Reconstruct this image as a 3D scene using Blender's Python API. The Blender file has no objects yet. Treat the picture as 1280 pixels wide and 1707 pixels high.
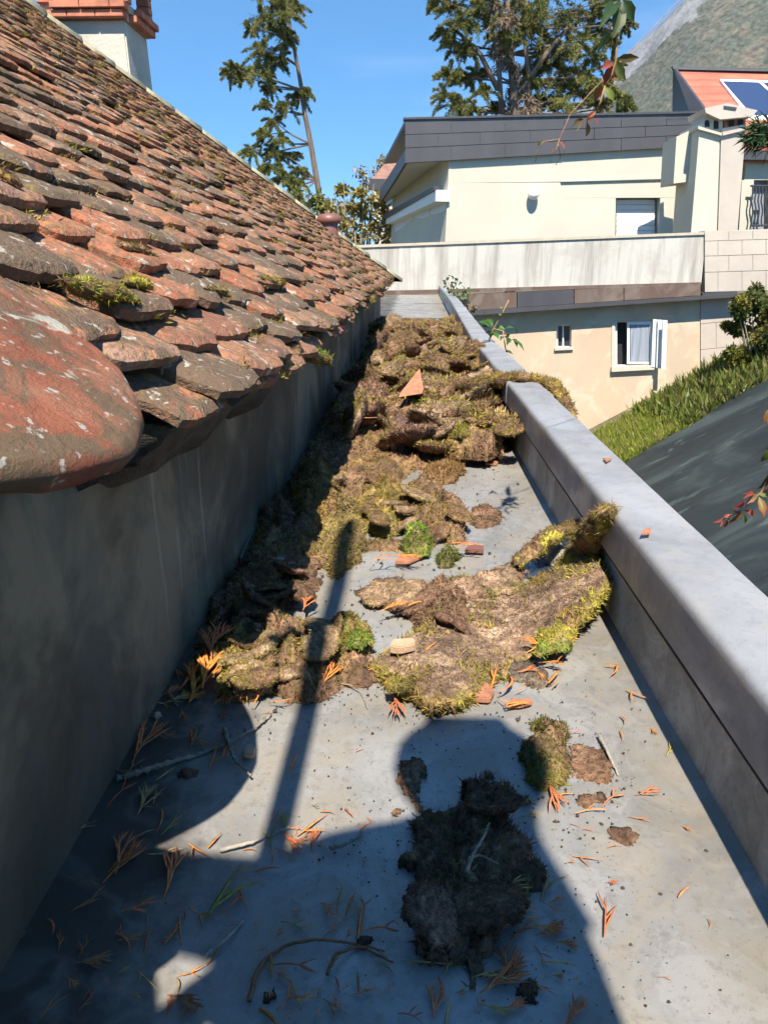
import bpy, bmesh, math, random
import numpy as np
from mathutils import Vector, Matrix, Euler, noise as mnoise

R = math.radians
rng = np.random.default_rng(11)
random.seed(11)
scene = bpy.context.scene
COL = scene.collection

# ---------------------------------------------------------------- camera, sky, sun, exposure
FPX, CX, CY = 1233.0, 640.0, 853.5           # focal length and centre in photograph pixels (1280 x 1707)
PITCH, YAW = R(18.5), R(2.03)                # looking down, turned a little to the left of the gutter
CAM = np.array([0.0, 0.0, 0.6])
cam_d = bpy.data.cameras.new('camera')
cam_d.sensor_fit = 'VERTICAL'
cam_d.sensor_height = 34.6
cam_d.lens = 34.6 * FPX / 1707.0
cam_d.clip_start = 0.01
cam_d.clip_end = 9000
cam = bpy.data.objects.new('camera', cam_d)
COL.objects.link(cam)
cam.location = CAM
cam.rotation_euler = Euler((R(90) - PITCH, 0, YAW), 'XYZ')
scene.camera = cam

SUN_EL = R(56.0)
SUN_AZ = R(2.3)                              # the sun stands behind the camera, a touch to the right
world = bpy.data.worlds.new('World')
scene.world = world
world.use_nodes = True
wn = world.node_tree
sky = wn.nodes.new('ShaderNodeTexSky')
sky.sky_type = 'NISHITA'
sky.sun_disc = False
sky.sun_elevation = SUN_EL
sky.sun_rotation = R(180) - SUN_AZ
sky.altitude = 1000
sky.air_density = 1.0
sky.dust_density = 0.0
sky.ozone_density = 1.5
bg = wn.nodes['Background']
bg.inputs['Strength'].default_value = 0.112
# a deep even autumn blue: the whole sky is read a little higher above the horizon and slightly more saturated
w_tc = wn.nodes.new('ShaderNodeTexCoord')
w_up = wn.nodes.new('ShaderNodeVectorMath'); w_up.operation = 'MULTIPLY_ADD'
w_up.inputs[1].default_value = (1, 1, 0.9); w_up.inputs[2].default_value = (0, 0, 0.11)
w_nz = wn.nodes.new('ShaderNodeVectorMath'); w_nz.operation = 'NORMALIZE'
w_hs = wn.nodes.new('ShaderNodeHueSaturation'); w_hs.inputs['Saturation'].default_value = 1.34; w_hs.inputs['Hue'].default_value = 0.497
w_mp = wn.nodes.new('ShaderNodeMapping'); w_mp.inputs['Scale'].default_value = (1.2, 1.2, 9.0); w_mp.inputs['Rotation'].default_value = (0.0, 0.22, 0.0)
w_no = wn.nodes.new('ShaderNodeTexNoise'); w_no.inputs['Scale'].default_value = 2.2; w_no.inputs['Detail'].default_value = 6.0
w_rp = wn.nodes.new('ShaderNodeValToRGB'); w_rp.color_ramp.elements[0].position = 0.52; w_rp.color_ramp.elements[1].position = 0.8
w_rp.color_ramp.elements[1].color = (0.16, 0.16, 0.16, 1)
w_mx = wn.nodes.new('ShaderNodeMix'); w_mx.data_type = 'RGBA'; w_mx.inputs[7].default_value = (6.5, 7.0, 7.8, 1)
for a_, b_ in ((w_tc.outputs['Generated'], w_up.inputs[0]), (w_up.outputs[0], w_nz.inputs[0]), (w_nz.outputs[0], sky.inputs[0]),
               (sky.outputs[0], w_hs.inputs['Color']), (w_tc.outputs['Generated'], w_mp.inputs[0]), (w_mp.outputs[0], w_no.inputs['Vector']),
               (w_no.outputs['Fac'], w_rp.inputs['Fac']), (w_rp.outputs[0], w_mx.inputs[0]), (w_hs.outputs[0], w_mx.inputs[6]), (w_mx.outputs[2], bg.inputs[0])):
    wn.links.new(a_, b_)

sun_d = bpy.data.lights.new('sun', 'SUN')
sun_d.energy = 5.0
sun_d.angle = R(0.53)
sun_d.color = (1.0, 0.93, 0.82)
sun = bpy.data.objects.new('sun', sun_d)
COL.objects.link(sun)
to_sun = Vector((math.sin(SUN_AZ) * math.cos(SUN_EL), -math.cos(SUN_AZ) * math.cos(SUN_EL), math.sin(SUN_EL)))
sun.rotation_euler = to_sun.to_track_quat('Z', 'Y').to_euler()
sun.location = (0, -10, 12)

vs = scene.view_settings
vs.view_transform = 'Standard'
vs.look = 'None'
vs.gamma = 1.0
vs.use_curve_mapping = False
vs.exposure = 0.95
scene.render.engine = 'CYCLES'
scene.cycles.max_bounces = 4
scene.cycles.diffuse_bounces = 2
scene.cycles.glossy_bounces = 2
scene.cycles.caustics_reflective = False
scene.cycles.caustics_refractive = False
scene.cycles.transparent_max_bounces = 8
scene.cycles.use_denoising = True
scene.cycles.use_adaptive_sampling = True
scene.cycles.adaptive_threshold = 0.03
scene.cycles.adaptive_min_samples = 24

# ---------------------------------------------------------------- helpers
_cp, _sp, _cy, _sy = math.cos(PITCH), math.sin(PITCH), math.cos(YAW), math.sin(YAW)

def ray(u, v):
    X, Y, Z = u - CX, CY - v, FPX
    f, z = Z * _cp + Y * _sp, -Z * _sp + Y * _cp
    return np.array([X * _cy - f * _sy, f * _cy + X * _sy, z])

def at(u, v, y):
    """the point seen in direction (u, v) at distance y along the gutter"""
    d = ray(u, v)
    return CAM + d * (y / d[1])

def on(u, v, z=0.0):
    """the point seen in direction (u, v) at height z"""
    d = ray(u, v)
    return CAM + d * ((z - CAM[2]) / d[2])

def proj(p):
    q = np.asarray(p, float) - CAM
    f = q[..., 1] * _cy - q[..., 0] * _sy
    X = q[..., 0] * _cy + q[..., 1] * _sy
    zc = f * _cp - q[..., 2] * _sp
    Y = f * _sp + q[..., 2] * _cp
    return CX + FPX * X / zc, CY - FPX * Y / zc, zc

def tag(o, label=None, cat=None, group=None, kind=None):
    if label: o['label'] = label
    if cat: o['category'] = cat
    if group: o['group'] = group
    if kind: o['kind'] = kind
    return o

def empty(name, loc=(0, 0, 0), rz=0.0, parent=None):
    o = bpy.data.objects.new(name, None)
    COL.objects.link(o)
    o.location = loc
    o.rotation_euler = (0, 0, rz)
    o.empty_display_size = 0.05
    if parent: o.parent = parent
    return o

def link_mesh(name, me, parent=None):
    o = bpy.data.objects.new(name, me)
    COL.objects.link(o)
    if parent: o.parent = parent
    return o

def mesh_np(name, V, F, mat=None, smooth=False, cols=None, attr='Col', mats=None, fm=None):
    """V (n,3); F list of tuples or an (m,k) array; cols (n,3) per-vertex colours"""
    me = bpy.data.meshes.new(name)
    V = np.asarray(V, float)
    if isinstance(F, np.ndarray):
        m, k = F.shape
        me.vertices.add(len(V)); me.vertices.foreach_set('co', V.ravel())
        me.loops.add(m * k); me.loops.foreach_set('vertex_index', F.ravel().astype(np.int32))
        me.polygons.add(m)
        me.polygons.foreach_set('loop_start', np.arange(0, m * k, k, dtype=np.int32))
        me.update(calc_edges=True)
    else:
        me.from_pydata(V.tolist(), [], F)
    if smooth:
        me.polygons.foreach_set('use_smooth', np.ones(len(me.polygons), bool))
    if cols is not None:
        a = me.attributes.new(attr, 'FLOAT_COLOR', 'POINT')
        c = np.ones((len(V), 4)); c[:, :3] = cols
        a.data.foreach_set('color', c.ravel())
    if mat: me.materials.append(mat)
    if mats:
        for m_ in mats: me.materials.append(m_)
        if fm is not None: me.polygons.foreach_set('material_index', np.asarray(fm, np.int32))
    me.update()
    return me

class MB:
    """collects boxes, prisms and tubes into one mesh"""
    def __init__(s): s.V, s.F = [], []
    def add(s, V, F):
        b = len(s.V)
        s.V += [tuple(map(float, p)) for p in V]
        s.F += [tuple(i + b for i in f) for f in F]
        return s
    def box(s, c, size, rz=0.0, rot=None):
        sx, sy, sz = [k / 2 for k in size]
        M = rot if rot is not None else Matrix.Rotation(rz, 3, 'Z')
        P = [Vector((x, y, z)) for z in (-sz, sz) for x, y in ((-sx, -sy), (sx, -sy), (sx, sy), (-sx, sy))]
        return s.add([Vector(c) + M @ p for p in P],
                     [(3, 2, 1, 0), (4, 5, 6, 7), (0, 1, 5, 4), (1, 2, 6, 5), (2, 3, 7, 6), (3, 0, 4, 7)])
    def prism(s, pts, off):
        """closed outline pts (counter-clockwise seen from the front), extruded by the vector off"""
        n = len(pts); off = np.asarray(off, float)
        V = [np.asarray(p, float) for p in pts] + [np.asarray(p, float) + off for p in pts]
        F = [tuple(range(n)), tuple(range(2 * n - 1, n - 1, -1))]
        F += [(i, i + n, (i + 1) % n + n, (i + 1) % n) for i in range(n)]
        return s.add(V, F)
    def tube(s, pts, radii, n=6, caps=True):
        pts = [Vector(p) for p in pts]
        if not hasattr(radii, '__len__'): radii = [radii] * len(pts)
        b = len(s.V); up = Vector((0.13, 0.21, 0.97))
        for i, p in enumerate(pts):
            t = (pts[min(i + 1, len(pts) - 1)] - pts[max(i - 1, 0)]).normalized()
            a = t.cross(up if abs(t.dot(up)) < 0.95 else Vector((1, 0, 0))).normalized()
            c = t.cross(a)
            for k in range(n):
                q = p + (a * math.cos(2 * math.pi * k / n) + c * math.sin(2 * math.pi * k / n)) * radii[i]
                s.V.append(tuple(q))
        for i in range(len(pts) - 1):
            for k in range(n):
                k2 = (k + 1) % n
                s.F.append((b + i * n + k, b + i * n + k2, b + (i + 1) * n + k2, b + (i + 1) * n + k))
        if caps:
            s.F.append(tuple(b + k for k in range(n))[::-1])
            s.F.append(tuple(b + (len(pts) - 1) * n + k for k in range(n)))
        return s
    def lathe(s, c, prof, n=20):
        b = len(s.V)
        for r, z in prof:
            for k in range(n):
                a = 2 * math.pi * k / n
                s.V.append((c[0] + r * math.cos(a), c[1] + r * math.sin(a), c[2] + z))
        for i in range(len(prof) - 1):
            for k in range(n):
                k2 = (k + 1) % n
                s.F.append((b + i * n + k, b + i * n + k2, b + (i + 1) * n + k2, b + (i + 1) * n + k))
        s.F.append(tuple(b + k for k in range(n))[::-1])
        s.F.append(tuple(b + (len(prof) - 1) * n + k for k in range(n)))
        return s
    def build(s, name, mat, parent=None, smooth=False, bevel=0.0):
        me = mesh_np(name, s.V, s.F, mat, smooth)
        o = link_mesh(name, me, parent)
        if bevel:
            bm = bmesh.new(); bm.from_mesh(me)
            bmesh.ops.remove_doubles(bm, verts=bm.verts, dist=1e-5)
            bmesh.ops.bevel(bm, geom=bm.edges[:], offset=bevel, segments=2, affect='EDGES', clamp_overlap=True)
            bm.to_mesh(me); bm.free()
        return o

def fbm(p, oct=4, sc=1.0):
    return mnoise.fractal(Vector(p) * sc, 1.0, 2.0, oct)

# value noise in numpy (for big point sets)
_perm = np.random.default_rng(5).random((64, 64, 64))
def vnoise(P, sc=1.0):
    q = np.asarray(P, float) * sc
    i = np.floor(q).astype(int); f = q - i
    f = f * f * (3 - 2 * f)
    r = 0
    for dx in (0, 1):
        for dy in (0, 1):
            for dz in (0, 1):
                w = (f[:, 0] if dx else 1 - f[:, 0]) * (f[:, 1] if dy else 1 - f[:, 1]) * (f[:, 2] if dz else 1 - f[:, 2])
                r = r + w * _perm[(i[:, 0] + dx) & 63, (i[:, 1] + dy) & 63, (i[:, 2] + dz) & 63]
    return r
def vfbm(P, sc=1.0, oct=4):
    r, a, t = 0, 1.0, 0
    for k in range(oct):
        r = r + a * vnoise(np.asarray(P) + 17.3 * k, sc); t += a
        a *= 0.5; sc *= 2.03
    return r / t

# ---------------------------------------------------------------- materials
class NT:
    def __init__(s, name):
        s.m = bpy.data.materials.new(name); s.m.use_nodes = True
        s.t = s.m.node_tree; s.n = s.t.nodes
        s.b = s.n['Principled BSDF']
    def node(s, typ, ins=None, **props):
        n = s.n.new(typ)
        for k, v in props.items(): setattr(n, k, v)
        for k, v in (ins or {}).items(): s.set(n.inputs[k], v)
        return n
    def set(s, sock, v):
        if isinstance(v, bpy.types.NodeSocket): s.t.links.new(v, sock)
        elif isinstance(v, (tuple, list)) and len(v) == 3 and sock.type == 'RGBA': sock.default_value = (*v, 1)
        else: sock.default_value = v
    def coord(s, which='Object'): return s.node('ShaderNodeTexCoord').outputs[which]
    def pos(s): return s.node('ShaderNodeNewGeometry').outputs['Position']
    def mapping(s, vec, scale=(1, 1, 1), loc=(0, 0, 0), rot=(0, 0, 0)):
        return s.node('ShaderNodeMapping', {'Vector': vec, 'Scale': scale, 'Location': loc, 'Rotation': rot}).outputs[0]
    def noise(s, vec, scale=5.0, detail=4.0, rough=0.55, dist=0.0):
        return s.node('ShaderNodeTexNoise', {'Vector': vec, 'Scale': scale, 'Detail': detail, 'Roughness': rough, 'Distortion': dist}).outputs['Fac']
    def voro(s, vec, scale=5.0, feature='F1', out='Distance', rnd=1.0):
        return s.node('ShaderNodeTexVoronoi', {'Vector': vec, 'Scale': scale, 'Randomness': rnd}, feature=feature).outputs[out]
    def ramp(s, fac, stops, interp='LINEAR'):
        n = s.node('ShaderNodeValToRGB', {'Fac': fac}); r = n.color_ramp; r.interpolation = interp
        while len(r.elements) < len(stops): r.elements.new(0.5)
        for e, (p, c) in zip(r.elements, stops):
            e.position = p
            e.color = (*c, 1) if hasattr(c, '__len__') else (c, c, c, 1)
        return n.outputs['Color']
    def mix(s, fac, a, b, blend='MIX'):
        n = s.node('ShaderNodeMix', data_type='RGBA', blend_type=blend)
        s.set(n.inputs[0], fac); s.set(n.inputs[6], a); s.set(n.inputs[7], b)
        return n.outputs[2]
    def math(s, op, a, b=0.0, clamp=False):
        n = s.node('ShaderNodeMath', operation=op, use_clamp=clamp)
        s.set(n.inputs[0], a); s.set(n.inputs[1], b)
        return n.outputs[0]
    def bump(s, h, strength=0.5, dist=0.01, normal=None):
        ins = {'Height': h, 'Strength': strength, 'Distance': dist}
        if normal is not None: ins['Normal'] = normal
        return s.node('ShaderNodeBump', ins).outputs[0]
    def attr(s, name, out='Color'): return s.node('ShaderNodeAttribute', attribute_name=name).outputs[out]
    def rand(s): return s.node('ShaderNodeObjectInfo').outputs['Random']
    def out(s, color=None, rough=None, normal=None, metal=None, spec=None, **kw):
        for k, v in (('Base Color', color), ('Roughness', rough), ('Normal', normal), ('Metallic', metal), ('Specular IOR Level', spec)):
            if v is not None: s.set(s.b.inputs[k], v)
        for k, v in kw.items(): s.set(s.b.inputs[k], v)
        return s.m

def plain(name, c, rough=0.7, var=0.15, scale=8.0, bump=0.15, metal=0.0, bd=0.004, streak=None):
    t = NT(name); p = t.pos()
    n = t.noise(t.mapping(p, streak) if streak else p, scale, 5)
    lo = tuple(k * (1 - var) for k in c); hi = tuple(min(1, k * (1 + var)) for k in c)
    col = t.ramp(n, [(0.3, lo), (0.7, hi)])
    fine = t.noise(p, scale * 14, 3)
    return t.out(col, rough, t.bump(fine, bump, bd), metal)
M = {}
def zinc_mat(name, base, dirt, warm, metal=0.1, rough=0.5, dirty=1.0, floor=False):
    t = NT(name); p = t.pos()
    big = t.noise(p, 2.6, 4, 0.6, 0.5)
    blot = t.noise(p, 7.5, 5, 0.7, 0.9)
    fine = t.noise(p, 60, 4, 0.75)
    spots = t.noise(p, 210, 2, 0.6)
    c = t.ramp(big, [(0.36, tuple(k * 0.74 for k in base)), (0.5, base), (0.62, tuple(k * 1.2 for k in base))])
    c = t.mix(t.math('MULTIPLY', t.ramp(blot, [(0.50, 0), (0.57, 1)]), 0.5 * dirty), c, warm)
    c = t.mix(t.math('MULTIPLY', t.ramp(blot, [(0.40, 1), (0.455, 0)]), 0.45 * dirty), c, tuple(k * 1.35 for k in base))
    c = t.mix(t.math('MULTIPLY', t.ramp(fine, [(0.52, 0), (0.64, 1)]), 0.34 * dirty), c, dirt)
    c = t.mix(t.math('MULTIPLY', t.ramp(spots, [(0.65, 0), (0.71, 1)]), 0.4 * dirty), c, tuple(k * 0.35 for k in dirt))
    if floor:
        # silt gathered along both edges of the channel and in shallow tide lines; the dark left band is painted shade
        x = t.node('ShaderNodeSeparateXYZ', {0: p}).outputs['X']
        e = t.math('SUBTRACT', t.math('ABSOLUTE', x), 0.235)
        e = t.math('ADD', t.math('MULTIPLY', e, 5.0), t.math('MULTIPLY', t.math('SUBTRACT', t.noise(p, 9, 5, 0.7), 0.5), 2.2))
        c = t.mix(t.math('MULTIPLY', t.ramp(e, [(0.25, 0), (0.75, 1)]), 0.6), c, (0.26, 0.22, 0.16))
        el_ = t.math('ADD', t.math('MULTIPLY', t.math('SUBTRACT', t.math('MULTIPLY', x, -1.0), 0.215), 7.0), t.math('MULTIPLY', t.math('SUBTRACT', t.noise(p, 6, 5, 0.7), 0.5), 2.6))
        c = t.mix(t.math('MULTIPLY', t.ramp(el_, [(0.0, 0), (0.6, 1)]), 0.8), c, (0.05, 0.04, 0.03))  # darkens the wall side in the colour, for the deep shade there
        ring = t.math('ABSOLUTE', t.math('SUBTRACT', t.noise(p, 4.2, 3, 0.5, 1.0), 0.47))
        c = t.mix(t.ramp(ring, [(0.0, 0.16), (0.03, 0.0)]), c, tuple(k * 1.3 for k in base))
    r = t.ramp(blot, [(0.4, rough - 0.1), (0.6, rough + 0.2)])
    h = t.math('ADD', t.math('MULTIPLY', fine, 0.5), t.math('MULTIPLY', big, 2.0))
    return t.out(c, r, t.bump(h, 0.35, 0.003), metal)
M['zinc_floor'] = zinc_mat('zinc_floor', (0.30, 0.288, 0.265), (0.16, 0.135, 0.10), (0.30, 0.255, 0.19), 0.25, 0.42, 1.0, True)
M['zinc_side'] = zinc_mat('zinc_side', (0.44, 0.415, 0.365), (0.15, 0.125, 0.09), (0.27, 0.22, 0.16), 0.05, 0.55, 0.9)
M['zinc_cap'] = zinc_mat('zinc_cap', (0.30, 0.30, 0.305), (0.17, 0.16, 0.15), (0.32, 0.30, 0.27), 0.15, 0.42, 0.6)

def wall_cement():
    t = NT('cement_render'); p = t.pos()
    big = t.noise(p, 2.6, 5, 0.62, 0.6)
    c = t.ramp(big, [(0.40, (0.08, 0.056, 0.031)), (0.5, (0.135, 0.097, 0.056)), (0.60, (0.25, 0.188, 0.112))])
    run = t.noise(t.mapping(p, (1, 4.0, 1.3)), 2.2, 5, 0.65, 0.6)
    c = t.mix(t.ramp(run, [(0.5, 0), (0.62, 0.45)]), c, (0.10, 0.095, 0.075))
    pale = t.noise(t.mapping(p, (1, 26, 1.2), loc=(3, 1, 2)), 1.7, 3)
    c = t.mix(t.ramp(pale, [(0.66, 0), (0.69, 0.35)]), c, (0.40, 0.37, 0.30))
    off_ = t.node('ShaderNodeVectorMath', {0: p, 1: (0.36, -0.44, -0.225)}, operation='ADD').outputs[0]
    ln_ = t.node('ShaderNodeVectorMath', {0: t.mapping(off_, (1, 17, 7.5))}, operation='LENGTH').outputs['Value']
    rust = t.math('ADD', ln_, t.math('MULTIPLY', t.math('SUBTRACT', t.noise(p, 28, 4, 0.65), 0.5), 1.6))
    c = t.mix(t.ramp(rust, [(0.55, 0.85), (0.9, 0.0)]), c, (0.26, 0.13, 0.05))
    f = t.noise(p, 60, 5, 0.7)
    h = t.math('ADD', t.math('MULTIPLY', f, 0.7), t.noise(p, 9, 4))
    return t.out(c, 0.9, t.bump(h, 0.5, 0.006))
M['cement'] = wall_cement()
M['mortar'] = plain('mortar_bed', (0.11, 0.085, 0.058), 0.95, 0.45, 22, 0.9, bd=0.012)

def tile_mat(name, use_attr):
    t = NT(name)
    obj = t.coord('Object'); p = t.pos()
    r = t.attr('rnd', 'Fac') if use_attr else t.rand()
    off = t.node('ShaderNodeCombineXYZ', {'X': t.math('MULTIPLY', r, 37.0), 'Y': t.math('MULTIPLY', r, 91.0), 'Z': 0.0}).outputs[0]
    q = t.node('ShaderNodeVectorMath', {0: p, 1: off}, operation='ADD').outputs[0]
    base = t.ramp(r, [(0.0, (0.31, 0.105, 0.058)), (0.22, (0.40, 0.155, 0.085)), (0.45, (0.25, 0.105, 0.068)), (0.62, (0.43, 0.175, 0.095)),
                      (0.8, (0.24, 0.13, 0.095)), (0.92, (0.38, 0.23, 0.16)), (1.0, (0.13, 0.085, 0.065))])
    n1 = t.noise(q, 20, 5, 0.7, 0.4)
    c = t.mix(t.ramp(n1, [(0.46, 0), (0.58, 0.8)]), base, (0.38, 0.18, 0.09))
    dens = t.math('ADD', t.noise(q, 11, 5, 0.7, 0.3), t.math('MULTIPLY', t.math('SUBTRACT', t.math('FRACT', t.math('MULTIPLY', r, 7.31)), 0.49), 0.36))
    c = t.mix(t.ramp(dens, [(0.50, 0), (0.57, 0.9)]), c, (0.12, 0.085, 0.058))
    fine = t.noise(q, 75, 4, 0.75)
    c = t.mix(t.ramp(fine, [(0.46, 0), (0.58, 0.7)]), c, (0.13, 0.10, 0.065))
    li = t.noise(q, 38, 4, 0.65, 1.0)
    c = t.mix(t.ramp(li, [(0.60, 0), (0.64, 0.8)]), c, (0.46, 0.42, 0.34))
    c = t.mix(t.ramp(li, [(0.34, 0.7), (0.40, 0.0)]), c, (0.22, 0.18, 0.05))
    h = t.math('ADD', t.math('MULTIPLY', fine, 1.2), t.math('MULTIPLY', n1, 2.0))
    return t.out(c, 0.92, t.bump(h, 0.8, 0.007), spec=0.2)
M['tile'] = tile_mat('clay_tile', False)
M['tile_mass'] = tile_mat('clay_tile_mass', True)

def near_tile():
    t = NT('lichened_tile'); p = t.pos()
    n1 = t.noise(p, 13, 6, 0.6, 0.3)
    c = t.ramp(n1, [(0.38, (0.22, 0.075, 0.045)), (0.5, (0.30, 0.11, 0.062)), (0.62, (0.27, 0.14, 0.09))])
    c = t.mix(t.ramp(t.noise(p, 20, 6, 0.7, 0.8), [(0.46, 0), (0.56, 0.85)]), c, (0.12, 0.095, 0.058))
    c = t.mix(t.ramp(t.noise(t.mapping(p, loc=(2, 0, 1)), 17, 5, 0.6, 0.8), [(0.605, 0), (0.635, 0.85)]), c, (0.42, 0.40, 0.33))
    c = t.mix(t.ramp(t.noise(p, 75, 4, 0.6), [(0.61, 0), (0.65, 0.85)]), c, (0.42, 0.40, 0.34))
    h = t.math('ADD', t.noise(p, 120, 6, 0.75), t.math('MULTIPLY', t.noise(p, 24, 4), 1.2))
    return t.out(c, 0.9, t.bump(h, 0.8, 0.005), spec=0.2)
M['near_tile'] = near_tile()
M['hip'] = plain('lichened_hip_cap', (0.34, 0.31, 0.20), 0.95, 0.35, 16, 0.8, bd=0.01)
M['deck'] = plain('dark_batten', (0.05, 0.042, 0.035), 0.95)

def col_mat(name, rough=0.8, var=0.25, scale=60, trans=0.0, spec=0.25, bump=0.0):
    """material whose colour comes from the mesh's own Col attribute, with fine variation"""
    t = NT(name); p = t.pos()
    c = t.attr('Col')
    n = t.noise(p, scale, 4, 0.65)
    c = t.mix(1.0, c, t.ramp(n, [(0.3, 0.86 * (1 - var)), (0.7, 0.86 * (1 + var))]), 'MULTIPLY')
    nor = t.bump(n, bump, 0.004) if bump else None
    m = t.out(c, rough, nor, spec=spec)
    if trans:
        tr = t.node('ShaderNodeBsdfTranslucent', {'Color': c})
        mx = t.node('ShaderNodeMixShader', {'Fac': trans})
        t.t.links.new(t.b.outputs[0], mx.inputs[1]); t.t.links.new(tr.outputs[0], mx.inputs[2])
        t.t.links.new(mx.outputs[0], t.n['Material Output'].inputs['Surface'])
    return m
M['shoots'] = col_mat('moss_shoots', 0.85, 0.3, 120, 0.25)
M['mat_body'] = col_mat('moss_body', 0.95, 0.55, 130, bump=0.9)
M['leaf'] = col_mat('leaf', 0.5, 0.18, 40, 0.3, 0.4)
M['needles'] = col_mat('needles', 0.7, 0.3, 1.2, 0.2)
M['sprig'] = col_mat('dry_sprig', 0.75, 0.2, 160, 0.12)
M['bark'] = plain('bark', (0.20, 0.15, 0.115), 0.95, 0.4, 3.5, 0.9, bd=0.05, streak=(4, 4, 0.8))
M['twig'] = plain('twig_bark', (0.30, 0.25, 0.18), 0.9, 0.35, 90, 0.8, bd=0.002)
M['twig_pale'] = plain('bleached_twig', (0.36, 0.32, 0.25), 0.9, 0.2, 90, 0.6, bd=0.002)
M['stone'] = plain('pale_stone', (0.45, 0.42, 0.36), 0.95, 0.25, 60, 0.7)
M['shard'] = plain('terracotta_shard', (0.40, 0.17, 0.09), 0.9, 0.25, 50, 0.6)
M['shard_pale'] = plain('pale_terracotta_shard', (0.55, 0.36, 0.22), 0.9, 0.2, 50, 0.6)

def stained(name, base, stain, amt=0.6, sx=9.0, bump=0.25):
    t = NT(name); p = t.pos()
    n = t.noise(p, 1.2, 5)
    c = t.ramp(n, [(0.3, tuple(k * 0.93 for k in base)), (0.7, tuple(min(1, k * 1.05) for k in base))])
    run = t.noise(t.mapping(p, (sx * 0.35, sx * 0.35, 0.22)), 0.9, 5, 0.75)
    c = t.mix(t.ramp(run, [(0.47, 0), (0.64, amt)]), c, stain)
    blot = t.noise(p, 1.7, 5, 0.6, 0.5)
    c = t.mix(t.ramp(blot, [(0.52, 0), (0.62, amt * 0.6)]), c, tuple(min(1, k * 1.6) for k in stain))
    return t.out(c, 0.9, t.bump(t.noise(p, 40, 4), bump, 0.01))
M['cream'] = plain('cream_render', (0.54, 0.505, 0.405), 0.9, 0.06, 0.9, 0.15, bd=0.01)
M['parapet'] = stained('stained_parapet', (0.53, 0.505, 0.44), (0.24, 0.21, 0.18), 0.7)
M['peach'] = stained('peach_render', (0.57, 0.42, 0.29), (0.42, 0.39, 0.30), 0.6, 5.0)
M['block'] = plain('pale_block', (0.49, 0.425, 0.355), 0.9, 0.1, 1.5, 0.2, bd=0.01)
M['joint'] = plain('mortar_joint', (0.50, 0.43, 0.33), 0.95, 0.1)
M['fascia'] = plain('dark_zinc_panel', (0.085, 0.08, 0.085), 0.5, 0.12, 1.1, 0.1, 0.3, bd=0.01, streak=(2, 2, 0.6))
M['flash_brown'] = stained('brown_flashing', (0.125, 0.08, 0.06), (0.19, 0.165, 0.14), 0.5, 2.0)
M['soffit'] = plain('soffit_board', (0.60, 0.58, 0.53), 0.8, 0.05, 2)
M['white'] = plain('white_paint', (0.80, 0.79, 0.76), 0.55, 0.03, 4, 0.05)
M['shutter'] = plain('shutter_paint', (0.66, 0.68, 0.66), 0.6, 0.06, 4, 0.08)
M['bluegrey'] = plain('roller_slats', (0.62, 0.65, 0.70), 0.5, 0.05, 3, 0.05)
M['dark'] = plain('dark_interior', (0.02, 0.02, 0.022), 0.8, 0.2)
M['iron'] = plain('dark_iron', (0.05, 0.05, 0.055), 0.6, 0.2)
M['curtain'] = plain('grey_curtain', (0.26, 0.29, 0.34), 0.8, 0.25, 2.4, 0.1, streak=(6, 6, 0.15))
def glass(name, c, rough=0.05):
    t = NT(name)
    return t.out(c, rough, spec=0.8, metal=0.0)
M['glass'] = glass('window_glass', (0.03, 0.035, 0.045))
M['solar'] = glass('solar_glass', (0.035, 0.055, 0.12), 0.12)
M['globe'] = plain('globe_glass', (0.85, 0.84, 0.80), 0.25, 0.01, 3, 0.0)

def red_roof():
    t = NT('red_roof_tiles'); p = t.pos()
    n = t.noise(p, 1.4, 4)
    c = t.ramp(n, [(0.3, (0.38, 0.105, 0.065)), (0.7, (0.50, 0.16, 0.095))])
    w = t.node('ShaderNodeTexWave', {'Vector': t.mapping(p, (1, 1, 1)), 'Scale': 1.15, 'Distortion': 0.3, 'Detail': 1.0}, wave_type='BANDS', bands_direction='Z').outputs['Fac']
    c = t.mix(t.ramp(w, [(0.0, 0.5), (0.3, 0.0)]), c, (0.22, 0.06, 0.04))
    return t.out(c, 0.85, t.bump(w, 0.6, 0.05))
M['red_roof'] = red_roof()
M['brown_roof'] = plain('brown_roof_tiles', (0.26, 0.14, 0.10), 0.9, 0.3, 4, 0.5)
M['brick'] = plain('orange_brick', (0.50, 0.19, 0.11), 0.9, 0.25, 9, 0.5)
M['lime'] = plain('lime_render', (0.50, 0.47, 0.39), 0.92, 0.16, 3.0, 0.5, bd=0.01)
M['vent'] = plain('painted_vent', (0.20, 0.085, 0.065), 0.45, 0.15, 6, 0.1)

def tarp():
    t = NT('dark_tarpaulin'); p = t.pos()
    w = t.mapping(p, (0.6, 1.2, 0.6), rot=(0, 0, R(-12)))
    n = t.noise(w, 0.9, 5, 0.6, 0.8)
    c = t.ramp(n, [(0.4, (0.016, 0.021, 0.021)), (0.55, (0.026, 0.033, 0.032)), (0.66, (0.05, 0.062, 0.058))])
    dapple = t.noise(w, 2.6, 4, 0.6, 0.4)
    c = t.mix(t.ramp(dapple, [(0.60, 0), (0.70, 0.6)]), c, (0.10, 0.135, 0.12))  # soft lighter mottles painted in for dappled light through trees
    f = t.noise(t.mapping(p, (0.5, 2.2, 0.5), rot=(0, 0, R(-12))), 5, 4, 0.6)
    h = t.math('ADD', n, t.math('MULTIPLY', f, 0.2))
    return t.out(c, 0.6, t.bump(h, 0.6, 0.06), spec=0.3)
M['tarp'] = tarp()
M['earth'] = plain('earth', (0.12, 0.11, 0.06), 0.95, 0.4, 1.5, 0.6, bd=0.05)
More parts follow.
